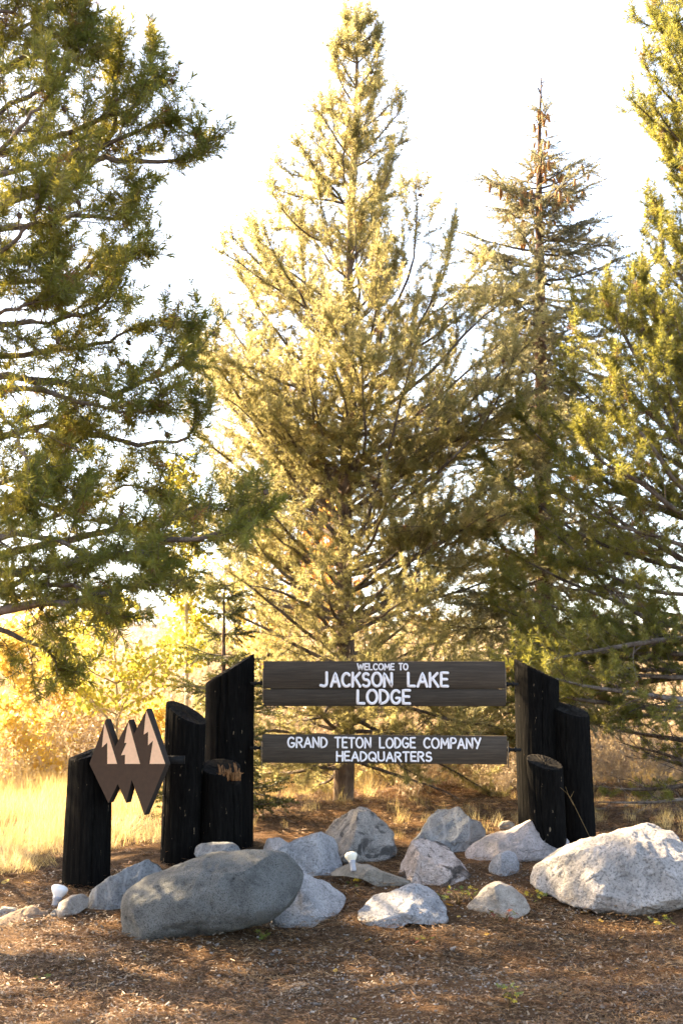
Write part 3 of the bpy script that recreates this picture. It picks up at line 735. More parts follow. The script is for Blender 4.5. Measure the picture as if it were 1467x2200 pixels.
# ------------------------------------------------------------------ boulders
def Z4(l): return [(x/1.982, 1780+y/1.982) for x, y in l]
def Z5(l): return [(560+x/2.157, 1700+y/2.157) for x, y in l]
def Z3(l): return [(1060+x/3.604, 1380+y/3.604) for x, y in l]
def ico(sub):
    bm = bmesh.new(); bmesh.ops.create_icosphere(bm, subdivisions=sub, radius=1)
    v = np.array([x.co[:] for x in bm.verts]); f = np.array([[y.index for y in x.verts] for x in bm.faces]); bm.free(); return v, f
ICO = {k: ico(k) for k in (2, 3, 4, 5, 6)}
def ray_poly(poly, th):
    out = np.zeros(len(th)); d = np.stack([np.cos(th), np.sin(th)], -1); n = len(poly)
    for i in range(n):
        p = poly[i]; e = poly[(i+1) % n]-p
        den = d[:, 0]*e[1]-d[:, 1]*e[0]; den = np.where(np.abs(den) < 1e-9, 1e-9, den)
        t = (p[0]*e[1]-p[1]*e[0])/den; s = (p[0]*d[:, 1]-p[1]*d[:, 0])/den
        ok = (t > 0) & (s >= -1e-6) & (s <= 1+1e-6); out = np.where(ok, np.maximum(out, t), out)
    return out
def boulder(name, label, sil, depth, mat, seed, facet=5, rough=0.05, lean=0.25, sub=5, Yc=None, cat='rock', group='rocks around the sign', sq=0.8, cut=(0.70, 0.90)):
    rng = np.random.default_rng(seed); sil = np.array(sil)
    low_i = int(np.argmax(sil[:, 1])); g = ghit(*sil[low_i])
    D = depth
    if Yc is None: Yc = g.y+0.45*D
    W = np.array([[P(x, y, Yc).x, P(x, y, Yc).z] for x, y in sil])
    c = np.array([(W[:, 0].min()+W[:, 0].max())/2, W[:, 1].min()*0.55+W[:, 1].max()*0.45])
    poly = (W-c)*1.05
    V, F = ICO[sub]; th = np.arctan2(V[:, 2], V[:, 0]); rho = np.sqrt(V[:, 0]**2+V[:, 2]**2)
    rr = ray_poly(poly, np.linspace(-math.pi, math.pi, 721)); k = np.hanning(9); k /= k.sum()
    rr = np.convolve(np.concatenate([rr[-9:], rr, rr[:9]]), k, 'same')[9:-9]
    r = np.interp(th, np.linspace(-math.pi, math.pi, 721), rr)
    rp = rho**sq
    X = r*rp*np.cos(th); Z = r*rp*np.sin(th); Yv = np.sign(V[:, 1])*np.abs(V[:, 1])**0.85*D
    hgt = max(1e-3, W[:, 1].max()-W[:, 1].min()); zn = (Z+c[1]-W[:, 1].min())/hgt
    Yv = Yv-lean*D*(0.6-zn)
    pts = np.stack([X, Yv, Z], -1); size = min(np.ptp(X), np.ptp(Z))
    for i in range(facet):     # flat broken faces towards the viewer and the sky
        n = rng.normal(size=3); n[1] = -abs(n[1])-0.55; n[2] = abs(n[2])*0.9+0.1; n /= np.linalg.norm(n)
        pr = pts@n; d0 = np.quantile(pr, rng.uniform(*cut))
        pts = pts-np.clip(pr-d0, 0, None)[:, None]*n
    for i in range(facet*2):
        n = rng.normal(size=3); n[1] -= 0.4; n[2] += 0.3; n /= np.linalg.norm(n)
        pr = pts@n; d0 = pr.max()-(pr.max()-pr.min())*rng.uniform(0.01, 0.055)
        pts = pts-np.clip(pr-d0, 0, None)[:, None]*n
    nrm = V*np.array([1, 1, 1.0])
    s0 = 2.2/size; off = rng.random(3)*50
    dn = np.array([mnoise.fractal((p[0]*s0+off[0], p[1]*s0+off[1], p[2]*s0+off[2]), 0.9, 2.1, 5) for p in pts])
    dr = np.array([abs(mnoise.noise((p[0]*s0*2.2+off[1], p[1]*s0*2.2, p[2]*s0*2.2+off[0]))) for p in pts])
    d6 = np.array([abs(mnoise.noise((p[0]*s0*6+off[2], p[1]*s0*6+off[1], p[2]*s0*6))) for p in pts])
    pts = pts+nrm*(dn*rough*size*0.85-dr*rough*size*0.7-d6*rough*size*0.35)[:, None]
    loc = np.array([c[0], Yc, W[:, 1].min()]); c = c-np.array([0, 0.02 if size > 0.25 else 0.005]); pts = pts+np.array([c[0], Yc, c[1]])-loc
    o = obj_np(name, pts, [F], mat); o.location = loc
    return tag(o, label, cat, group)
RM = {}
RM['oval'] = rock_mat('speckled_granite', (0.10,0.10,0.093), (0.19,0.19,0.178), (0.028,0.029,0.028), 11, 0.2, 0.95, cracks=0.0)
RM['pale'] = rock_mat('pale_limestone', (0.22,0.22,0.225), (0.45,0.435,0.43), (0.08,0.08,0.08), 6, 0.3, 0.7)
RM['slate'] = rock_mat('blue_grey_rock', (0.15,0.155,0.155), (0.30,0.30,0.295), (0.06,0.062,0.064), 6, 0.2, 0.7, streak=True)
RM['lichen'] = rock_mat('lichen_rock', (0.20,0.18,0.16), (0.40,0.36,0.32), (0.03,0.028,0.026), 8, 0.3, 0.7, stain=(0.07,0.065,0.06))
RM['stain'] = rock_mat('stained_brown_rock', (0.30,0.24,0.20), (0.58,0.48,0.43), (0.05,0.04,0.035), 6, 0.35, 0.6, stain=(0.035,0.028,0.024))
RM['pink'] = rock_mat('pink_grey_rock', (0.22,0.20,0.185), (0.46,0.39,0.36), (0.10,0.095,0.09), 5, 0.3, 0.65)
RM['white'] = rock_mat('white_limestone', (0.20,0.19,0.18), (0.44,0.40,0.37), (0.085,0.08,0.075), 4.0, 0.3, 0.85)
RM['tan'] = rock_mat('tan_stone', (0.24,0.21,0.17), (0.38,0.33,0.27), (0.10,0.085,0.07), 8, 0.2, 0.4)
RM['brown'] = rock_mat('brown_sandstone', (0.24,0.17,0.12), (0.40,0.30,0.22), (0.10,0.07,0.05), 7, 0.2, 0.4)
RM['cream'] = rock_mat('cream_stone', (0.28,0.24,0.20), (0.48,0.42,0.36), (0.13,0.11,0.09), 9, 0.3, 0.5)
boulder('boulder', 'large oval speckled grey-green boulder lying tilted at the front', Z4([(530,300),(560,250),(640,195),(760,145),(880,105),(1000,85),(1120,82),(1220,98),(1265,140),(1278,185),(1258,245),(1222,310),(1170,362),(1070,398),(950,418),(850,425),(740,448),(650,466),(580,458),(540,432),(528,370)]), 0.34, RM['oval'], 1, 2, 0.045, 0.1, 6, cut=(0.93, 0.97))
boulder('rock', 'blue-grey slab rock with white veins behind the left end of the oval boulder', Z4([(372,325),(400,250),(470,195),(560,140),(640,97),(690,110),(755,150),(720,210),(660,270),(560,320),(470,350),(390,345)]), 0.22, RM['slate'], 2, 6, 0.05, 0.3)
boulder('rock', 'small flat-topped grey rock peeking over the oval boulder', Z4([(833,65),(900,56),(990,60),(1022,85),(1015,130),(850,135),(833,100)]), 0.16, RM['slate'], 3, 3, 0.05, Yc=10.15, sub=4)
boulder('rock', 'small low grey rock between the tall post and the pale rock', Z4([(1088,78),(1140,40),(1190,38),(1235,65),(1228,110),(1095,115)]), 0.14, RM['pale'], 4, 3, 0.05, Yc=10.2, sub=4)
boulder('rock', 'pale smooth grey rock right of the oval boulder top', Z5([(95,250),(180,205),(290,178),(340,200),(378,245),(388,335),(340,385),(250,400),(150,400),(100,340)]), 0.26, RM['pale'], 5, 5, 0.045)
boulder('rock', 'rounded tan-grey rock with dark lichen pits behind the spotlight', Z5([(285,175),(330,110),(400,80),(480,76),(530,100),(580,140),(612,185),(622,270),(560,315),(450,322),(370,310),(310,240)]), 0.30, RM['lichen'], 6, 3, 0.07)
boulder('stone_slab', 'long flat tan stone slab lying slanted in front of the spotlight', Z5([(270,312),(300,304),(420,330),(520,350),(610,385),(692,405),(682,432),(600,440),(540,434),(470,405),(380,380),(285,348)]), 0.11, RM['tan'], 7, 5, 0.08, 0.3)
boulder('rock', 'brown rock with black stain and pale left face in the middle', Z5([(568,355),(640,290),(690,235),(750,208),(830,213),(880,255),(910,300),(960,340),(982,372),(900,410),(830,434),(760,420),(680,402),(600,382)]), 0.26, RM['stain'], 8, 7, 0.08, 0.35)
boulder('rock', 'pointed angular blue-grey rock at the back of the group', Z5([(700,225),(750,160),(800,95),(835,58),(880,75),(920,70),(970,125),(1020,135),(1048,185),(1010,240),(910,280),(850,270),(760,250)]), 0.28, RM['slate'], 9, 8, 0.07, 0.3)
boulder('rock', 'long low pink-grey rock in front of the right posts', Z5([(912,305),(970,245),(1060,195),(1160,165),(1280,118),(1350,145),(1420,205),(1452,240),(1400,270),(1300,300),(1200,315),(1130,322),(1010,335),(940,325)]), 0.28, RM['pink'], 10, 6, 0.05, 0.35)
boulder('stone', 'small round tan stone behind the long pink-grey rock', Z5([(1100,160),(1120,138),(1150,134),(1174,150),(1172,172),(1110,178)]), 0.06, RM['tan'], 11, 1, 0.03, sub=4)
boulder('rock', 'small chunky pale rock on bare needles left of the big white boulder', Z5([(1046,345),(1060,320),(1090,295),(1150,270),(1190,290),(1210,365),(1160,388),(1090,393),(1050,384)]), 0.12, RM['pale'], 12, 6, 0.07, sub=4)
boulder('rock', 'pale grey wedge rock at the front beside the oval boulder', Z5([(48,605),(60,560),(80,480),(95,410),(130,385),(200,380),(300,400),(400,430),(438,446),(380,515),(330,565),(250,605),(150,630),(65,630)]), 0.26, RM['pale'], 13, 6, 0.05, 0.3)
boulder('rock', 'pale lumpy grey rock at the front below the stone slab', Z5([(458,555),(480,510),(520,475),(600,460),(680,430),(730,410),(790,425),(830,455),(842,500),(878,540),(830,580),(700,588),(600,612),(530,620),(478,600)]), 0.24, RM['pale'], 14, 5, 0.08, 0.3)
boulder('rock', 'cream-grey rounded rock at the front beside the low leafy plant', Z5([(955,535),(1000,490),(1050,440),(1110,418),(1160,440),(1212,480),(1244,540),(1190,566),(1100,576),(1000,576)]), 0.20, RM['cream'], 15, 4, 0.06, 0.3)
boulder('boulder', 'largest white and grey boulder at the right edge', Z3([(303,1785),(330,1720),(420,1660),(600,1560),(780,1500),(900,1480),(1080,1445),(1180,1410),(1250,1400),(1330,1430),(1420,1480),(1600,1600),(1700,1750),(1700,1950),(1400,2000),(1200,2045),(950,2055),(780,2025),(600,1985),(400,1915),(318,1865)]), 0.42, RM['white'], 16, 5, 0.06, 0.35, 6, cut=(0.90, 0.96))
boulder('stone', 'cream round stone beside the left spotlight', Z4([(244,348),(260,310),(300,285),(350,279),(382,295),(372,332),(332,358),(280,378),(250,373)]), 0.10, RM['cream'], 17, 1, 0.03, sub=4)
boulder('rock', 'brown jagged flat rock at the left edge', Z4([(-40,395),(10,375),(70,345),(130,323),(170,350),(210,360),(232,388),(200,404),(110,412),(10,419),(-40,415)]), 0.15, RM['brown'], 18, 6, 0.08, 0.3, sub=4)
boulder('stone', 'small blue-grey stone at the left edge behind the brown rock', Z4([(-18,350),(20,332),(60,334),(77,346),(62,370),(0,378)]), 0.07, RM['slate'], 19, 1, 0.03, sub=4)
boulder('stone', 'tiny dark grey stone between brown rock and cream stone', Z4([(216,357),(235,339),(257,345),(252,373),(224,371)]), 0.03, RM['slate'], 20, 1, 0.03, sub=3)

# ------------------------------------------------------------------ flood lamps
MAT['lamp_glass'] = plain('white_lamp_glass', (0.80,0.79,0.77), 0.25, 0.5, 0.03, 10, 0.0)
MAT['lamp_cream'] = plain('aged_cream_lamp_glass', (0.74,0.68,0.55), 0.3, 0.5, 0.05, 10, 0.0)
MAT['lamp_base'] = plain('grey_lamp_socket', (0.33,0.33,0.35), 0.5, 0.4, 0.1, 30)
def lathe(prof, seg=28):
    n = len(prof); a = np.linspace(0, 2*math.pi, seg, endpoint=False); V = []
    for r, z in prof: V.append(np.stack([r*np.cos(a), r*np.sin(a), np.full(seg, z)], -1))
    V = np.concatenate(V); i = np.arange(n-1)[:, None]*seg; j = np.arange(seg)[None, :]; j2 = (j+1) % seg
    return V, np.stack([i+j, i+j2, i+seg+j2, i+seg+j], -1).reshape(-1, 4)
def flood(label, px, py, Y, s, rot, gm):
    p = P(px, py, Y); o = empty('flood_lamp', p, label, 'lamp', 'flood lamps aimed at the sign')
    V, q = lathe([(0.0001, -0.05), (0.026, -0.05), (0.028, -0.03), (0.028, 0.035), (0.034, 0.040), (0.035, 0.056), (0.030, 0.060)])
    obj_np('socket', V, [q], MAT['lamp_base'], o)
    V, q = lathe([(0.029, 0.054), (0.038, 0.066), (0.052, 0.086), (0.061, 0.104), (0.063, 0.116), (0.059, 0.128), (0.047, 0.138), (0.024, 0.145), (0.0001, 0.147)])
    obj_np('bulb', V, [q], gm, o)
    o.scale = (s, s, s); o.rotation_euler = rot
    return o
h1 = ghit(122, 1948); flood('white flood lamp standing on needles at the left', 120, 1944, h1.y, 0.9, (R(-14), R(12), 0), MAT['lamp_glass'])
flood('cream flood lamp standing behind the stone slab', 758, 1862, 9.75, 0.68, (R(-26), R(-10), 0), MAT['lamp_cream'])

# ------------------------------------------------------------------ trees
# centre pine
def c_at(py, Y=14.0, px=735): return P(px, py, Y)
Yc = 14.0
b = ghit(735, 1716); b = Vector((P(738, 1716, Yc).x, Yc, gzf(0, Yc)-0.05))
H_top = P(768, 28, Yc)
t1 = Tree('pine_tree', 'broad golden-lit pine standing behind the sign boards', b, 'conifers behind the sign', 101, 'pine_mid')
t1.trunk([b, P(742, 1400, Yc), P(740, 1100, Yc), P(748, 850, Yc+0.05), P(752, 500, Yc), P(765, 200, Yc), H_top], [0.100, 0.086, 0.068, 0.052, 0.034, 0.018, 0.006])
def radius_c(z, side):  # crown half width in metres by height of branch tip; side -1 left, +1 right
    py_l = [28, 70, 150, 250, 330, 430, 520, 600, 720, 850, 1000, 1150, 1350, 1500, 1700]
    l = [12, 40, 62, 95, 150, 185, 260, 290, 330, 360, 370, 370, 350, 320, 260]
    r = [12, 40, 70, 100, 115, 150, 290, 350, 375, 375, 370, 370, 370, 360, 300]
    zz = [P(735, y, Yc).z for y in py_l][::-1]; ll = (l if side < 0 else r)[::-1]
    return float(np.interp(z, zz, ll))/218.0
rng = np.random.default_rng(77)
zt = float(H_top.z); zb0 = float(b.z)
h = 0.55; 
while h < zt-zb0-0.15:
    f = h/(zt-zb0)
    nb = rng.integers(7, 10) if f < 0.42 else rng.integers(5, 8) if f < 0.85 else rng.integers(4, 6)
    a0 = rng.random()*6.28
    for k in range(nb):
        az = a0+k*6.28/nb+rng.normal()*0.25
        tt = f+rng.normal()*0.008
        if not 0.02 < tt < 0.985: continue
        p, tr = t1.tat(tt)
        dead = f < 0.20 and rng.random() < 0.3
        if f < 0.16: e0, up_ = R(rng.uniform(-16, 8)), rng.uniform(-0.25, 0.25)
        elif f < 0.27: e0, up_ = R(rng.uniform(0, 24)), 0.3
        elif f < 0.42: e0, up_ = R(rng.uniform(8, 36)), rng.uniform(0.15, 0.6)
        else: e0, up_ = R(rng.uniform(18, 40)), rng.uniform(0.3, 0.75)
        side = math.cos(az)
        Rm = 0.5*(radius_c(p[2]+0.1, -1)+radius_c(p[2]+0.1, 1))
        for _ in range(3):
            zt_ = p[2]+Rm*math.tan(max(0.0, e0+0.25*(f > .25)))
            Rm = radius_c(zt_, -1)*(0.5-0.5*side)+radius_c(zt_, 1)*(0.5+0.5*side)
        L = Rm/max(0.6, math.cos(e0+0.2))*rng.uniform(0.85, 1.25)
        L = max(L, 0.16)
        d = (math.cos(az)*math.cos(e0), math.sin(az)*math.cos(e0), math.sin(e0))
        pts = grow(p, d, L, 9, up_, 0.10, rng)
        t1.branch(pts, min(0.021, 0.007+0.008*L)*(0.8 if f > .5 else 1), DEADSTY if dead else MIDSTY, 0.2, dead)
    h += rng.uniform(0.20, 0.31)
for k in range(6): t1.shoot(np.array(H_top)-np.array([0, 0, 0.08*k]), np.array([rng.normal()*.25, rng.normal()*.25, 1]), 1.2)
t1.finish(0.03)

# near pine at the left: trunk stands left of the picture
Yn = 8.9
bn = Vector((-3.35, Yn, gzf(-3.35, Yn)-0.05))
t2 = Tree('pine_tree', 'nearest dark green pine reaching in from the left edge', bn, 'conifers behind the sign', 102, 'pine_near')
t2.trunk([bn, bn+Vector((0.05, 0, 3)), bn+Vector((0.0, 0.1, 6.5)), bn+Vector((0.1, 0.05, 10.5))], [0.19, 0.16, 0.10, 0.012], 14)
def tr_at(z): 
    f = (z-bn.z)/10.5; return t2.tat(min(max(f, 0), 1))[0]
NEARSTY = dict(PINE, Lmax=0.55, ds=0.13, lift=0.0, vert=0.5, sc=1.2, d3=0.115, dsh=0.10, keep=0.85)
limbs = [ # attach z, control points (px, py, Y)
 (2.15, [(-250,1255,8.7),(60,1225,8.3),(300,1180,8.1),(450,1150,8.0),(560,1105,8.0)], 0.036),
 (2.0, [(-250,1310,8.6),(0,1302,8.2),(150,1290,8.0),(270,1262,7.9),(330,1235,7.9)], 0.036),
 (2.35, [(-200,1250,9.0),(100,1170,8.9),(230,1140,8.8),(350,1128,8.8),(440,1085,8.7),(520,1110,8.7)], 0.03),
 (1.9, [(-260,1330,8.9),(-60,1330,8.8),(40,1370,8.7),(100,1400,8.7),(140,1440,8.7)], 0.026),
 (1.9, [(-260,1300,8.4),(-40,1260,8.2),(80,1250,8.1),(190,1275,8.0),(240,1330,8.0)], 0.028),
 (2.2, [(-200,1200,8.5),(0,1150,8.3),(120,1160,8.2),(240,1200,8.1),(330,1210,8.1)], 0.028),
 (2.2, [(-200,1180,9.1),(60,1090,9.2),(170,1110,9.2),(260,1130,9.2),(420,1170,9.2)], 0.024),
 (2.4, [(-200,1120,8.6),(0,1080,8.5),(70,1040,8.4),(130,1060,8.4)], 0.02),
 (2.5, [(-200,1100,9.1),(0,1040,9.1),(110,980,9.0),(150,930,9.0)], 0.026),
 (2.55, [(-200,1050,9.0),(60,920,9.1),(180,935,9.1),(300,955,9.0),(400,940,9.0),(420,870,9.0)], 0.03),
 (2.6, [(-150,1090,9.3),(90,1120,9.4),(200,1065,9.4),(300,1045,9.4),(345,1062,9.4)], 0.018),
 (2.9, [(-200,870,8.8),(30,808,8.8),(150,825,8.8),(250,838,8.8),(350,800,8.8),(405,775,8.8),(412,700,8.8)], 0.034),
 (2.9, [(-200,900,8.6),(0,830,8.5),(160,860,8.5),(270,885,8.5),(345,880,8.5)], 0.024),
 (3.2, [(-150,800,9.0),(60,760,9.0),(180,745,9.0),(270,720,9.0),(355,688,9.0)], 0.026),
 (3.4, [(-150,720,8.7),(40,700,8.6),(150,680,8.6),(230,655,8.6),(240,590,8.6)], 0.026),
 (3.7, [(-150,640,9.2),(60,610,9.2),(170,590,9.2),(215,545,9.2),(312,548,9.2)], 0.022),
 (4.0, [(-150,560,8.5),(20,560,8.2),(100,545,8.1)], 0.022),
 (4.0, [(-150,560,8.8),(80,480,8.8),(180,470,8.8),(260,470,8.8),(285,420,8.8)], 0.026),
 (4.4, [(-150,500,8.9),(80,420,8.9),(160,370,8.9),(230,340,8.9),(330,345,8.9),(410,340,8.9),(430,305,8.9)], 0.032),
 (4.4, [(-150,480,9.1),(110,400,9.1),(210,330,9.1),(250,250,9.1),(245,170,9.1),(243,95,9.1)], 0.030),
 (4.6, [(-150,420,8.8),(100,350,8.8),(250,300,8.8),(330,270,8.8),(370,262,8.8)], 0.024),
 (4.8, [(-120,380,8.9),(120,290,8.9),(260,240,8.9),(320,200,8.9),(328,120,8.9)], 0.024),
 (4.6, [(-120,420,8.3),(20,300,8.0),(90,230,7.9),(110,165,7.9)], 0.022),
 (3.8, [(-150,640,8.2),(0,540,7.9),(70,480,7.8),(90,420,7.8)], 0.022),
 (4.9, [(-120,330,8.6),(60,210,8.6),(140,130,8.6),(160,75,8.6)], 0.022),
 (5.2, [(-120,260,8.9),(60,120,8.9),(190,140,8.9),(190,90,8.9)], 0.02),
 (5.4, [(-120,150,8.7),(40,70,8.7),(100,25,8.7),(165,18,8.7)], 0.02),
 (5.6, [(-120,90,8.5),(20,20,8.4),(80,-30,8.4)], 0.02),
 (3.0, [(-150,950,8.3),(0,880,8.1),(60,1000,8.0),(70,1080,8.0)], 0.02),
 (3.5, [(-150,760,8.4),(-20,690,8.2),(60,650,8.1),(130,640,8.1)], 0.02),
]
for z, ctrl, r0 in limbs:
    pts = spline([tr_at(z)]+[np.array(P(*c)) for c in ctrl], 18)
    pts[1:-1] += t2.rng.normal(size=pts[1:-1].shape)*0.012
    t2.branch(pts, r0, NEARSTY, 0.30)
rng = np.random.default_rng(78)
for i in range(46):     # the rest of the crown, outside the frame or behind
    z = rng.uniform(2.2, 10.0); az = rng.uniform(0, 6.28); f = (z-1.5)/9.0
    if math.cos(az) > 0.35 and z < 5.7: continue
    L = (2.5*(1-f)**0.8+0.25)*rng.uniform(0.8, 1.1); e0 = R(rng.uniform(0, 30))
    t2.branch(grow(tr_at(z), (math.cos(az)*math.cos(e0), math.sin(az)*math.cos(e0), math.sin(e0)), L, 8, 0.4, 0.05, rng), 0.012+0.01*L, dict(NEARSTY, ds=0.17, d3=0.14), 0.2)
t2.finish(0.05)

# two more pines left of the picture: their shade falls over the rocks and the soil in front
for i, (bx, by, hh_, rr_, lab) in enumerate([(-5.4, 12.3, 9.5, 2.1, 'pine left of the meadow, shading the rocks'), (-6.4, 10.4, 10.5, 2.3, 'pine left of the nearest pine, shading the foreground')]):
    bq = Vector((bx, by, gzf(bx, by)-0.05)); tq = Tree('pine_tree', lab, bq, 'conifers behind the sign', 120+i, 'pine_near')
    tq.trunk([bq, bq+Vector((0.05, 0, hh_*0.5)), bq+Vector((0, 0, hh_))], [0.17, 0.11, 0.012], 10)
    rng = np.random.default_rng(130+i); h = 2.3 if i == 0 else 4.1
    while h < hh_-0.2:
        f = (h-2.0)/(hh_-2.0)
        for k in range(5 if i == 0 else 4):
            az = rng.random()*6.28; e0 = R(rng.uniform(0, 30)); L = (rr_*(1-f)**0.7+0.2)*rng.uniform(0.75, 1.1)
            tq.branch(grow(tq.tat(h/hh_)[0], (math.cos(az)*math.cos(e0), math.sin(az)*math.cos(e0), math.sin(e0)), L, 7, 0.4, 0.05, rng), 0.012+0.01*L, dict(NEARSTY, ds=0.17 if i == 0 else 0.10, d3=0.14 if i == 0 else 0.10, sc=1.3), 0.25)
        h += rng.uniform(0.28, 0.42) if i == 0 else rng.uniform(0.55, 0.8)
    tq.finish(0.03)

# right pine: trunk just right of the picture
Yr = 12.4
br = Vector((P(1640, 1700, Yr).x, Yr, gzf(3.4, Yr)-0.05))
t3 = Tree('pine_tree', 'bushy green pine leaning in from the right edge', br, 'conifers behind the sign', 103, 'pine_right')
t3.trunk([br, br+Vector((0, 0, 3)), br+Vector((-0.05, 0, 6)), br+Vector((-0.2, 0, 9.2))], [0.16, 0.13, 0.08, 0.01])
rng = np.random.default_rng(79); h = 0.5
while h < 9.0:
    f = h/9.2
    for k in range(5):
        az = rng.random()*6.28
        if rng.random() < 0.4: az = math.pi+rng.normal()*0.7   # fuller on the open side
        p, _ = t3.tat(min(0.98, f+rng.normal()*0.01))
        L = float(np.interp(h, [0, 1.0, 2.5, 4.0, 5.5, 7, 8.5, 9.2], [1.7, 2.4, 2.2, 1.55, 1.3, 1.05, 0.75, 0.25]))*rng.uniform(0.72, 1.1)
        e0 = R(rng.uniform(-8, 12)) if f < 0.2 else R(rng.uniform(10, 38))
        if f < 0.25 and math.sin(az) < -0.35: continue
        t3.branch(grow(p, (math.cos(az)*math.cos(e0), math.sin(az)*math.cos(e0), math.sin(e0)), L, 9, 0.1 if f < .2 else 0.6, 0.05, rng), 0.011+0.011*L, MIDSTY, 0.2, f < 0.12)
    h += rng.uniform(0.27, 0.4)
for z, ctrl, r0 in [(3.4, [(1500,1010,12.2),(1420,860,12.1),(1350,740,12.0),(1320,680,12.0),(1300,640,12.0)], 0.03),
                    (2.7, [(1480,1110,11.9),(1380,1040,11.7),(1290,990,11.6),(1250,930,11.6)], 0.035),
                    (2.9, [(1480,1060,11.8),(1400,960,11.5),(1340,880,11.5),(1320,800,11.5)], 0.03),
                    (1.9, [(1440,1345,12.4),(1330,1290,12.6),(1230,1180,12.7),(1130,1100,12.7)], 0.036),
                    (1.6, [(1470,1380,12.5),(1300,1330,12.6),(1180,1300,12.7),(1090,1250,12.8)], 0.03),
                    (1.4, [(1440,1440,12.5),(1330,1440,12.7),(1220,1410,12.7),(1120,1370,12.8)], 0.026),
                    (3.1, [(1500,1020,12.6),(1400,960,12.8),(1290,880,13.0),(1210,800,13.0)], 0.03),
                    (2.6, [(1500,1120,12.7),(1400,1080,12.9),(1280,1040,13.1),(1180,960,13.2),(1120,900,13.2)], 0.032),
                    (2.4, [(1500,1180,12.2),(1400,1150,12.1),(1300,1120,12.1),(1200,1060,12.1)], 0.03),
                    (2.2, [(1500,1230,12.8),(1380,1200,13.0),(1250,1150,13.2),(1110,1050,13.3),(1040,980,13.3)], 0.032),
                    (2.0, [(1500,1280,12.3),(1400,1270,12.4),(1290,1230,12.5),(1190,1200,12.5)], 0.03),
                    (1.8, [(1500,1330,12.9),(1380,1310,13.1),(1240,1260,13.3),(1120,1200,13.4),(1030,1150,13.4)], 0.03),
                    (1.7, [(1500,1370,12.2),(1420,1380,12.2),(1330,1370,12.3),(1250,1330,12.3)], 0.026),
                    (1.5, [(1500,1420,12.8),(1400,1410,13.0),(1280,1380,13.1),(1150,1340,13.2),(1060,1300,13.2)], 0.028),
                    (4.0, [(1500,820,12.3),(1420,740,12.2),(1370,660,12.2),(1385,590,12.2)], 0.026),
                    (4.8, [(1520,640,12.3),(1430,560,12.2),(1420,500,12.2),(1405,440,12.2)], 0.026),
                    (5.4, [(1520,480,12.4),(1450,400,12.4),(1440,360,12.4),(1430,320,12.4)], 0.022),
                    (1.2, [(1460,1540,12.6),(1400,1540,12.7),(1340,1530,12.8),(1300,1500,12.8)], 0.022)]:
    p, _ = t3.tat(z/9.2)
    t3.branch(spline([p]+[np.array(P(*c)) for c in ctrl], 14), r0*0.8, dict(PINE, ds=0.105, keep=0.7, sc=0.9), 0.25)
t3.finish(0.04)

# cone-bearing spruce
Ys = 15.6
bs = Vector((P(1172, 1700, Ys).x, Ys, gzf(2.2, Ys)-0.05)); tops = P(1162, 168, Ys)
t4 = Tree('spruce_tree', 'slender silvery spruce with a bare tip and hanging brown cones', bs, 'conifers behind the sign', 104, 'spruce', trunk='bark_spruce')
t4.trunk([bs, P(1168, 1300, Ys), P(1163, 900, Ys), P(1158, 500, Ys), P(1157, 350, Ys), tops], [0.12, 0.11, 0.08, 0.045, 0.025, 0.005])
rng = np.random.default_rng(80); Hs = tops.z-bs.z; h = 0.8
cone_pts = []
while h < Hs-0.12:
    f = h/Hs
    py_z = bs.z+h
    L0 = float(np.interp(py_z, [P(1160, y, Ys).z for y in (1700, 1300, 900, 700, 560, 470, 430, 330, 220, 170)], [1.7, 1.5, 1.05, 0.80, 0.62, 0.34, 0.14, 0.17, 0.17, 0.06]))
    for k in range(8 if f < .55 else 5 if f < .68 else 2):
        az = rng.random()*6.28; L = L0*rng.uniform(0.3, 1.05); p, _ = t4.tat(f+rng.normal()*0.004)
        e0 = R(rng.uniform(-26, 4)) if f < 0.62 else R(rng.uniform(-25, 35))
        if f > 0.86: e0 = R(rng.uniform(15, 60))
        pts = grow(p, (math.cos(az)*math.cos(e0), math.sin(az)*math.cos(e0), math.sin(e0)), L, 7, 0.35, 0.05, rng)
        bo = t4.branch(pts, 0.006+0.010*L, dict(SPRUCE, ds=0.07 if L < .4 else 0.095, Ls=0.36, sc=1.3 if f < .66 else 0.95, keep=0.8 if f < .86 else 0.3), 0.15, f > 0.9)
        if 0.62 < f < 0.92:
            for _ in range(4 if f < 0.84 else 3):
                q, _d = at(pts, rng.uniform(0.3, 1.0)); cone_pts.append((q, bo))
    h += rng.uniform(0.12, 0.2)
t4.finish(0.0)
def cone_mesh(name, mat, L, r, seed):
    V = []; nu, nvv = 12, 16
    for i in range(nvv+1):
        f = i/nvv; rr = r*math.sin(math.pi*min(0.98, 0.06+0.9*f))**0.55*(1.0-0.25*f)
        for j in range(nu):
            a = 2*math.pi*j/nu; s = 1+0.16*math.sin(8*a*0.5+f*34+j % 2)*(1 if 0 < i < nvv else 0)
            V.append((rr*s*math.cos(a), rr*s*math.sin(a), -f*L))
    q = [(i*nu+j, i*nu+(j+1) % nu, (i+1)*nu+(j+1) % nu, (i+1)*nu+j) for i in range(nvv) for j in range(nu)]
    return mesh_np(name, V, [np.array(q)], mat, False)
cm = cone_mesh('cone', MAT['cone'], 0.10, 0.019, 1)
rng.shuffle(cone_pts := list(cone_pts))
for q, bo in cone_pts[:170]:
    o = bpy.data.objects.new('cone', cm); link(o, bo)
    o.location = Vector(q)-Vector(t4.base)+Vector((rng.normal()*0.03, rng.normal()*0.03, -0.035)); o.rotation_euler = (rng.normal()*0.25, rng.normal()*0.25, rng.random()*6)
    s = rng.uniform(0.8, 1.15); o.scale = (s, s, s)
cmd = cone_mesh('cone', MAT['cone_dark'], 0.042, 0.017, 2)
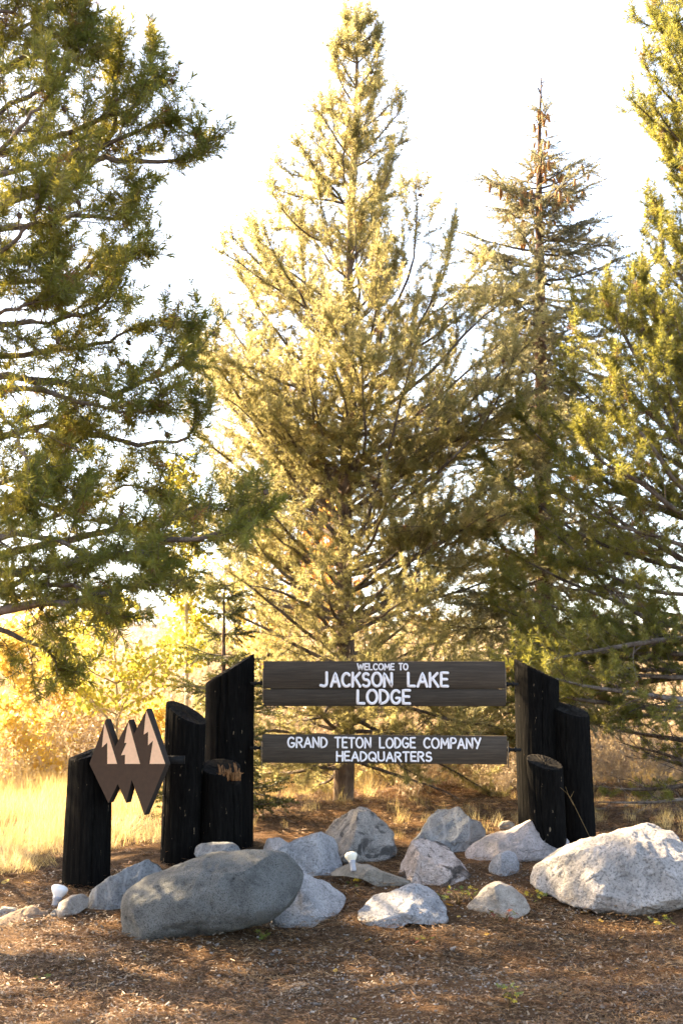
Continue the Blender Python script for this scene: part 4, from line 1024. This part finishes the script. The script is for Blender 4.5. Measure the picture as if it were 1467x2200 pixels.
for tr, cnt in ((t2, 110), (t1, 60), (t3, 50)):
    rngc = np.random.default_rng(len(tr.nodes)); ids = rngc.choice(len(tr.nodes), cnt, replace=False)
    for i in ids:
        p = tr.nodes[i][0]; o = bpy.data.objects.new('cone', cmd); link(o, tr.nodes[i][1])
        o.location = Vector(p)-Vector(tr.base); o.rotation_euler = (rngc.normal()*0.8, rngc.normal()*0.8, 0)

# young spruce behind the left posts
def conifer(name, label, px, pyb, pyt, Y, r, seed, key, sty, group, step=0.11, per=6):
    bb = Vector((P(px, pyb, Y).x, Y, 0)); bb.z = gzf(bb.x, Y)-0.05; tp = P(px+4, pyt, Y)
    t = Tree(name, label, bb, group, seed, key, trunk='bark_spruce'); Hh = tp.z-bb.z
    t.trunk([bb, bb.lerp(tp, 0.5), tp], [0.012*Hh+0.012, 0.008*Hh+0.008, 0.004], 8)
    rg = np.random.default_rng(seed); hh = 0.25
    while hh < Hh-0.05:
        f = hh/Hh
        for k in range(per):
            az = rg.random()*6.28; e0 = R(rg.uniform(-20, 5)); L = max(0.07, r*(1-f)**0.85*rg.uniform(0.65, 1.1))
            t.branch(grow(t.tat(f)[0], (math.cos(az)*math.cos(e0), math.sin(az)*math.cos(e0), math.sin(e0)), L, 6, 0.3, 0.05, rg), 0.004+0.006*L, sty, 0.15)
        hh += step*rg.uniform(0.7, 1.3)
    t.finish(0); return t
conifer('spruce_tree', 'young dark spruce half hidden behind the tallest left post', 478, 1730, 1250, 12.4, 0.62, 105, 'spruce_dark', dict(SPRUCE, ds=0.09), 'conifers behind the sign', 0.13, 6)
FARS = dict(SPRUCE, ds=0.5, Lmax=1.2, d3=0.35, dsh=0.4, sc=4.0)
for i, (px, pt, Y, lb_) in enumerate([(175, 1200, 46, 'far dark spruce beyond the yellow aspens, leftmost of two'), (300, 1290, 50, 'far dark spruce beyond the yellow aspens, shorter one on the right')]):
    conifer('spruce_tree', lb_, px, 1500, pt, Y, 1.9, 110+i, 'spruce_far', FARS, 'far conifers', 0.5, 6)

# aspens
def aspen(label, px, pyt, Y, r, key, seed, start=0.35, per=3, step=0.14, lean=0.0, rt=0.02, sty=ASPEN, group='aspens in the meadow'):
    bb = Vector((P(px, 1640, Y).x, Y, 0)); bb.z = gzf(bb.x, Y)-0.03; tp = P(px+lean, pyt, Y)
    t = Tree('aspen_tree', label, bb, group, seed, key, 'bark_aspen', 'bark_aspen'); Hh = tp.z-bb.z
    m = bb.lerp(tp, 0.5)+Vector((0.05, 0, 0)); t.trunk([bb, m, tp], [rt, rt*0.7, 0.004], 8)
    rg = np.random.default_rng(seed); hh = start*Hh
    while hh < Hh-0.03:
        f = hh/Hh
        for k in range(per):
            az = rg.random()*6.28; e0 = R(rg.uniform(15, 55)); L = r*(1.05-0.75*(f-start)/(1-start))*rg.uniform(0.6, 1.15)
            t.branch(grow(t.tat(f)[0], (math.cos(az)*math.cos(e0), math.sin(az)*math.cos(e0), math.sin(e0)), L, 6, 0.1, 0.08, rg), 0.004+0.005*L, sty, 0.2)
        hh += step*rg.uniform(0.7, 1.3)
    t.finish(0, 'leaves'); return t
aspen('yellow aspen sapling at the left edge with dense golden leaves', 25, 1370, 15.5, 0.55, 'aspen_yellow', 201, 0.12, 4)
aspen('thin yellow aspen sapling, second from the left edge', 95, 1440, 16.5, 0.45, 'aspen_yellow', 202, 0.15, 3)
aspen('thin yellow aspen sapling, third from the left edge', 170, 1480, 17.5, 0.42, 'aspen_yellow', 203, 0.2, 3)
aspen('pale-trunked aspen with yellow-green leaves behind the mountain emblem', 242, 1320, 14.5, 1.0, 'aspen_green', 204, 0.40, 3, 0.14)
aspen('low golden aspen bush seen through the mountain emblem gap', 330, 1530, 16.0, 0.45, 'aspen_yellow', 205, 0.15, 4)
aspen('tall sparse aspen with lemon leaves between the left pine and the broad pine', 400, 985, 17.5, 0.45, 'aspen_green', 206, 0.35, 3, 0.16, -15, 0.03)
aspen('yellow aspen low behind the young spruce', 560, 1180, 19.0, 0.6, 'aspen_yellow', 207, 0.4, 3, 0.18, -20, 0.03)
AFAR = dict(ASPEN, ds=0.3, Lmax=1.2, d3=0.3, dsh=0.3, sc=2.2)
aspen('orange aspen far behind the trunk of the broad pine', 690, 1120, 34, 1.7, 'aspen_orange', 208, 0.3, 4, 0.35, 0, 0.06, AFAR, 'far aspens')
aspen('small orange aspen far behind the right boards', 905, 1370, 38, 1.6, 'aspen_orange', 209, 0.3, 4, 0.35, 0, 0.06, AFAR, 'far aspens')
aspen('golden aspen far behind the left meadow', 60, 1330, 30, 1.5, 'aspen_yellow', 210, 0.2, 4, 0.3, 0, 0.05, AFAR, 'far aspens')
aspen('golden aspen far behind the young spruce', 430, 1350, 33, 1.5, 'aspen_yellow', 211, 0.2, 4, 0.35, 0, 0.05, AFAR, 'far aspens')

# ------------------------------------------------------------------ brush, grass, litter, gravel (uncountable cover)
def brush_mesh(name, seed, mat, n=38, h=1.5, w=0.005):
    rng = np.random.default_rng(seed); V = []; T = []
    def ribbon(p, w0):
        k = len(V)
        for i, q in enumerate(p):
            ww = w0*(1-0.8*i/(len(p)-1)); V.append(q+[ww, 0, 0]); V.append(q+[-ww*0.5, ww*0.87, 0])
        for i in range(len(p)-1): T.extend([(k+2*i, k+2*i+1, k+2*i+3), (k+2*i, k+2*i+3, k+2*i+2)])
    for i in range(n):
        az = rng.random()*6.28; lean = rng.uniform(0.1, 0.9); hh = h*rng.uniform(0.35, 1.1)
        p = grow((rng.normal()*0.14, rng.normal()*0.14, -0.02), (math.cos(az)*lean, math.sin(az)*lean, 1), hh, 5, 0.2, 0.16, rng)
        ribbon(p, w)
        for k in range(9):
            q, t = at(p, rng.uniform(0.35, 0.98)); tw = grow(q, t+rng.normal(size=3)*0.7, hh*rng.uniform(0.1, 0.32), 2, 0.1, 0.2, rng); ribbon(tw, w*0.6)
            for _ in range(2):
                c = at(tw, rng.uniform(0.2, 1.0))[0]; u = rng.normal(size=3)*0.016; v_ = rng.normal(size=3)*0.016; kk = len(V); V.extend([c-u, c+v_, c+u, c-v_]); T.extend([(kk, kk+1, kk+2), (kk, kk+2, kk+3)])
    return mesh_np(name, np.array(V), [np.array(T)], mat, False)
def grass_mesh(name, seed, mat, n=34, h=0.35, w=0.0028, spread=0.07, droop=0.5):
    rng = np.random.default_rng(seed); V = []; T = []
    for i in range(n):
        az = rng.random()*6.28; l = rng.uniform(0.1, 0.6); hh = h*rng.uniform(0.45, 1.15)
        p = grow((rng.normal()*spread, rng.normal()*spread, -0.01), (math.cos(az)*l, math.sin(az)*l, 1), hh, 4, -droop*rng.random(), 0.08, rng)
        u = np.array([math.cos(az+1.57), math.sin(az+1.57), 0])*w; k = len(V)
        for j, q in enumerate(p): V.append(q-u*(1-j/4.3)); V.append(q+u*(1-j/4.3))
        for j in range(4): T.extend([(k+2*j, k+2*j+1, k+2*j+3), (k+2*j, k+2*j+3, k+2*j+2)])
    return mesh_np(name, np.array(V), [np.array(T)], mat, False)
def field(n, x0f, y0, y1, rng, power=1.0):
    y = y0+(y1-y0)*rng.random(n)**power; x = (rng.random(n)*2-1)*(y*0.27+x0f); return x, y
def cover(name, x, y, srcs, scl, seed, label, cat, tilt=0.12, dz=0.0, flat=False):
    rng = np.random.default_rng(seed); n = len(x); z = gz(x, y)+dz
    rot = np.stack([rng.normal(size=n)*tilt, rng.normal(size=n)*tilt, rng.random(n)*6.28], -1)
    if flat == 'any': rot = rng.random((n, 3))*6.28
    o = scatter(name, np.stack([x, y, z], -1), rot, scl, rng.integers(0, len(srcs), n), srcs)
    return tag(o, label, cat)
rng = np.random.default_rng(300)
BR = [src('brush', brush_mesh('brush', 60+i, MAT['brush'])) for i in range(4)]
x, y = field(1500, 2.0, 22, 85, rng, 1.3)
cover('brush', x, y, BR, rng.uniform(0.7, 1.5, len(x)), 1, 'pinkish tan leafless brush covering the slope behind the trees', 'brush')
x, y = field(900, 1.0, 14.6, 32, rng); k = (np.abs(x-0.0) > 0.6) | (y > 17); x, y = x[k], y[k]
o = cover('brush', x, y, BR, rng.uniform(0.35, 1.0, len(x))*np.interp(y, [14.6, 20], [0.55, 1.35]), 2, 'low tan brush growing in the meadow just behind the trees', 'brush')
GR = [src('grass', grass_mesh('grass', 70+i, MAT['grass'])) for i in range(4)]
GP = [src('pale_grass', grass_mesh('pale_grass', 80+i, MAT['grass_pale'], 40, 0.30, 0.003, 0.09, 0.9)) for i in range(4)]
x, y = field(9000, 1.2, 11.2, 24, rng, 1.2)
dens = 0.25+0.75*smooth(-0.1, 0.25, vn(x*0.9, y*0.9))
bare = np.exp(-(((x-1.3)/3.1)**6+((y-13.0)/3.6)**6))
k = rng.random(len(x)) < dens*(1-0.88*bare); x, y, bare = x[k], y[k], bare[k]
cover('meadow_grass', x, y, GR, rng.uniform(0.4, 1.05, len(x))*(1-0.45*bare), 3, 'golden dry grass of the meadow behind the sign', 'grass', 0.2)
x = rng.uniform(-4.6, -1.2, 2600); y = 10.3+5.7*rng.random(2600)**1.3
k = (y > 10.35+0.5*smooth(-2.6, -1.5, x)+0.3*vn(x*2, y*2)) & (rng.random(2600) < (1-0.7*smooth(-2.0, -1.4, x))*(0.15+0.85*smooth(-0.12, 0.15, vn(x*2.2+5, y*1.6)))); x, y = x[k], y[k]
cover('pale_grass', x, y, GP+GR+GP, 0.25+0.55*rng.random(len(x))**1.6, 4, 'pale bleached grass glowing in the sun at the left', 'grass', 0.3)

def litter_mesh(name, seed, n=34, rad=0.13, chips=False):
    rng = np.random.default_rng(seed); V = []; T = []
    for i in range(n):
        c = np.array([*(rng.normal(size=2)*rad*0.6), rng.random()*0.010]); az = rng.random()*6.28
        if chips: L, w = rng.uniform(0.006, 0.022), rng.uniform(0.002, 0.005)
        else: L, w = rng.uniform(0.018, 0.045), 0.0015
        d = np.array([math.cos(az), math.sin(az), rng.normal()*(0.35 if chips else 0.16)]); u = np.array([-math.sin(az), math.cos(az), rng.normal()*0.4])*w
        k = len(V); V += [c-d*L/2-u*0.8, c-d*L/2+u, c+d*L/2+u*0.7, c+d*L/2-u]; T += [(k, k+1, k+2), (k, k+2, k+3)]
    return mesh_np(name, np.array(V), [np.array(T)], MAT['chip' if chips else 'litter'], False)
LT = [src('needle_litter', litter_mesh('needle_litter', 90+i)) for i in range(5)]
LC = [src('bark_chips', litter_mesh('bark_chips', 95+i, 22, 0.12, True)) for i in range(4)]
x, y = field(15000, 0.5, 5.6, 17.0, rng, 0.95)
k = rng.random(len(x)) < 0.35+0.65*smooth(-0.15, 0.15, vn(x*1.3+40, y*1.3)); x, y = x[k], y[k]
cover('needle_litter', x, y, LT, rng.uniform(0.8, 1.3, len(x)), 5, 'brown fallen pine needles strewn over the bare soil', 'needle litter', 0.1, 0.004)
x, y = field(1300, 0.5, 5.6, 10.6, rng, 0.9)
cover('bark_chips', x, y, LC, rng.uniform(0.8, 1.3, len(x)), 6, 'small bark and wood chips on the soil in front', 'wood chips', 0.1, 0.005)
def pebble_mesh(name, seed, mat):
    rng = np.random.default_rng(seed); V, F = ICO[2]; v = V*np.array([1, rng.uniform(0.6, 0.9), rng.uniform(0.35, 0.65)])
    for i in range(4):
        n = rng.normal(size=3); n /= np.linalg.norm(n); pr = v@n; d0 = np.quantile(pr, 0.8); v = v-np.clip(pr-d0, 0, None)[:, None]*n
    return mesh_np(name, v*0.5, [F], mat, False)
def peb_mat(name, cols):
    d = Nd(name); oi = d.n('ShaderNodeObjectInfo'); c = d.ramp(oi.outputs['Random'], [(i/(len(cols)-1), q) for i, q in enumerate(cols)])
    v = d.coord(); n = d.noise(v, 3, 4); return d.done(d.bsdf(d.mix(0.25, c, d.ramp(n, [(0.3, (0.05,0.04,0.035)), (0.7, (0.35,0.32,0.29))])), 0.85, 0.25, n, 0.3, 0.05))
MAT['pebble'] = peb_mat('pebbles', [(0.07,0.06,0.055),(0.16,0.13,0.105),(0.30,0.28,0.265),(0.12,0.085,0.065),(0.46,0.42,0.38)])
PB = [pebble_mesh('pebble', 400+i, MAT['pebble']) for i in range(6)]
PS = [src('gravel', m) for m in PB]
x, y = field(15000, 0.5, 5.6, 10.2, rng, 0.9)
k = rng.random(len(x)) < 0.25+0.75*smooth(-0.1, 0.25, vn(x*0.9+11, y*0.9)); x, y = x[k], y[k]
cover('gravel', x, y, PS, 0.006+0.018*rng.random(len(x))**2.5, 7, 'fine gravel mixed into the soil in front of the rocks', 'gravel', 0.4, 0.003)

# larger single stones lying in front, and fallen leaves
spots = [(930,1978,15),(972,2043,14),(897,2073,14),(905,2062,10),(465,2033,12),(838,2072,10),(600,2048,12),(590,2045,9),(1115,2032,11),(1170,1988,9),(1192,2062,8),(1010,2093,11),(795,2080,10),(245,2035,12),(240,2120,14),(470,2100,12),(585,2055,9),(640,2020,8),(1300,2050,10),(1385,2060,12),(1240,2120,9),(760,2110,11),(1005,2140,10),(860,2150,9),(680,2160,10),(1190,2005,8),(423,2013,10),(1330,2110,11),(1425,2130,9),(540,2120,10),(350,2090,9),(120,2130,10),(700,2050,9),(745,2010,8),(1060,2010,9)]
for px, py, s in spots:
    h = ghit(px, py); o = link(bpy.data.objects.new('pebble', PB[len(bpy.data.objects) % 6]))
    w = s/FPX*h.y*1.25; o.scale = (w, w, w); o.location = h+Vector((0, 0, w*0.10)); o.rotation_euler = (rng.normal()*0.2, rng.normal()*0.2, rng.random()*6)
    tag(o, 'small pale stone lying loose on the soil in front of the rocks', 'pebble', 'loose stones in the foreground')
MAT['fallen'] = leaf_mat('fallen_leaf', [(0.55,0.30,0.05),(0.62,0.42,0.10),(0.50,0.33,0.15)], (0.7,0.45,0.08), 0.3)
lv = np.array([(0,-0.6,0.05),(0.35,-0.35,0.02),(0.5,0,0.10),(0.32,0.38,0.04),(0,0.62,0.16),(-0.32,0.38,0.08),(-0.5,0,0.04),(-0.35,-0.35,0.09),(0,0,-0.03)])
lm = mesh_np('fallen_leaf', lv, [np.array([(8,i,(i+1) % 8) for i in range(8)])], MAT['fallen'], False)
for px, py, s in [(790,2028,12),(768,1927,12),(965,1950,13),(1333,2022,12),(1255,1966,14),(1412,1990,14),(1322,2089,9),(912,1882,10),(548,1975,10),(460,2045,9),(240,1955,12),(478,1950,10),(760,2195,9),(1045,2015,9),(1345,1975,10),(60,1900,12),(12,1900,14),(200,1930,12),(1100,2115,8),(655,1905,10),(985,1975,8),(1205,2140,9),(1290,1985,10),(1440,1960,11),(720,2090,8),(310,2060,9),(160,2050,9)]:
    h = ghit(px, py); o = link(bpy.data.objects.new('fallen_leaf', lm)); w = s/FPX*h.y*1.2
    o.scale = (w, w, w); o.location = h+Vector((0, 0, 0.012)); o.rotation_euler = (rng.normal()*0.35, rng.normal()*0.35, rng.random()*6)
    tag(o, 'fallen yellow leaf lying on the brown needles', 'leaf', 'fallen yellow leaves')

# small leafy plants among the rocks
MAT['weed_green'] = leaf_mat('weed_green', [(0.10,0.14,0.03),(0.16,0.18,0.04)], (0.3,0.3,0.05), 0.35)
MAT['weed_yellow'] = leaf_mat('weed_yellow', [(0.40,0.32,0.04),(0.55,0.40,0.05)], (0.7,0.5,0.06), 0.4)
MAT['weed_red'] = leaf_mat('weed_red', [(0.16,0.04,0.025),(0.22,0.07,0.03)], (0.3,0.08,0.04), 0.3)
MAT['weed_stem'] = plain('weed_stem', (0.12,0.08,0.035), 0.8, 0.2)
def lobed(name, mat):
    V = [(0, 0, 0.0)]; n = 20
    for i in range(n):
        a = 2*math.pi*i/n-math.pi/2; r = 0.36+0.16*math.cos(5*(a+math.pi/2))+0.05*math.cos(10*a)
        V.append((r*math.cos(a), 0.45+r*math.sin(a), 0.10*r*math.sin(3*a)+0.06))
    V[0] = (0, 0.45, 0)
    return mesh_np(name, np.array(V), [np.array([(0, 1+i, 1+(i+1) % n) for i in range(n)])], mat, False)
LEAF = {k: lobed('leaf', MAT['weed_'+k]) for k in ('green', 'yellow', 'red')}
def weed(label, px, py, w, h, n, keys, seed):
    rg = np.random.default_rng(seed); g = ghit(px, py); o = empty('leafy_plant', g, label, 'plant', 'small plants among the rocks')
    m = w/FPX*g.y; hh = h/FPX*g.y; a = Acc()
    for i in range(n):
        az = rg.random()*6.28; rr = m/2*math.sqrt(rg.random()); tip = np.array([rr*math.cos(az), rr*math.sin(az), hh*rg.uniform(0.4, 1.0)])
        a.tube([(0, 0, -0.01), tip*[0.4, 0.4, 0.7], tip], [0.0018, 0.0015, 0.001], 4)
        l = link(bpy.data.objects.new('leaf', LEAF[keys[i % len(keys)]]), o); s = rg.uniform(0.028, 0.045)
        l.location = tip; l.scale = (s, s, s); l.rotation_euler = (rg.normal()*0.5+0.2, rg.normal()*0.4, az-1.57)
    a.obj('stem', MAT['weed_stem'], o)
weed('low yellow-green leafy plant between the two front pale rocks', 985, 1945, 75, 34, 26, ['green', 'yellow', 'green', 'green'], 1)
weed('yellow-green leafy plant at the left foot of the white boulder', 1155, 1945, 48, 26, 14, ['yellow', 'green'], 2)
weed('yellow and green weed with red stalk standing alone in the foreground', 1095, 2165, 46, 42, 14, ['yellow', 'green', 'green'], 3)
weed('dark red leafy plant in front of the cream-grey rock', 1085, 1985, 60, 24, 12, ['red', 'red', 'green'], 4)
weed('small green weed in front of the oval boulder', 572, 2022, 26, 18, 8, ['green'], 5)
weed('tiny green weed in the sunlit left foreground', 85, 2115, 20, 16, 5, ['green'], 6)
weed('small green weed in the middle foreground soil', 910, 2030, 34, 16, 8, ['green', 'red'], 7)
weed('green weed at the foot of the far right post', 1228, 1795, 40, 45, 10, ['green', 'red'], 8)
weed('yellow-green leaves beside the stone slab tip', 755, 1905, 24, 14, 5, ['yellow', 'green'], 9)
weed('green and tan weed at the right edge under the white boulder', 1420, 1990, 60, 18, 10, ['green', 'yellow'], 10)
g = ghit(1266, 1798); a = Acc(); base = np.array(g)
for ctrl in ([(1266,1798),(1240,1745),(1222,1710),(1203,1692)], [(1232,1730),(1222,1712),(1214,1690)], [(1224,1715),(1232,1700)]):
    a.tube(spline([np.array(P(x, y, 10.35)) for x, y in ctrl], 8), np.linspace(0.0026, 0.0012, 9), 5)
o = a.obj('bare_stem', MAT['weed_stem'], None, True, P(1266, 1798, 10.35)); o.location = P(1266, 1798, 10.35)
tag(o, 'thin bare leaning plant stem in front of the right posts', 'plant')
# fallen dead sticks behind the right posts
for i, (ctrl, lb_) in enumerate([([(1350,1728),(1395,1722),(1440,1690),(1465,1668)], 'pale dead stick lying on needles right of the posts, upper one'), ([(1340,1736),(1390,1730),(1420,1722)], 'pale dead stick lying on needles right of the posts, lower one')]):
    pt = [np.array(ghit(x, y))+[0, 0, 0.02+0.03*(k == len(ctrl)-1)] for k, (x, y) in enumerate(ctrl)]
    a = Acc(); a.tube(spline(pt, 10), np.linspace(0.010, 0.004, 11), 6)
    o = a.obj('dead_stick', MAT['twig_dead'], None, True, pt[0]); o.location = pt[0]; tag(o, lb_, 'stick', 'dead sticks')
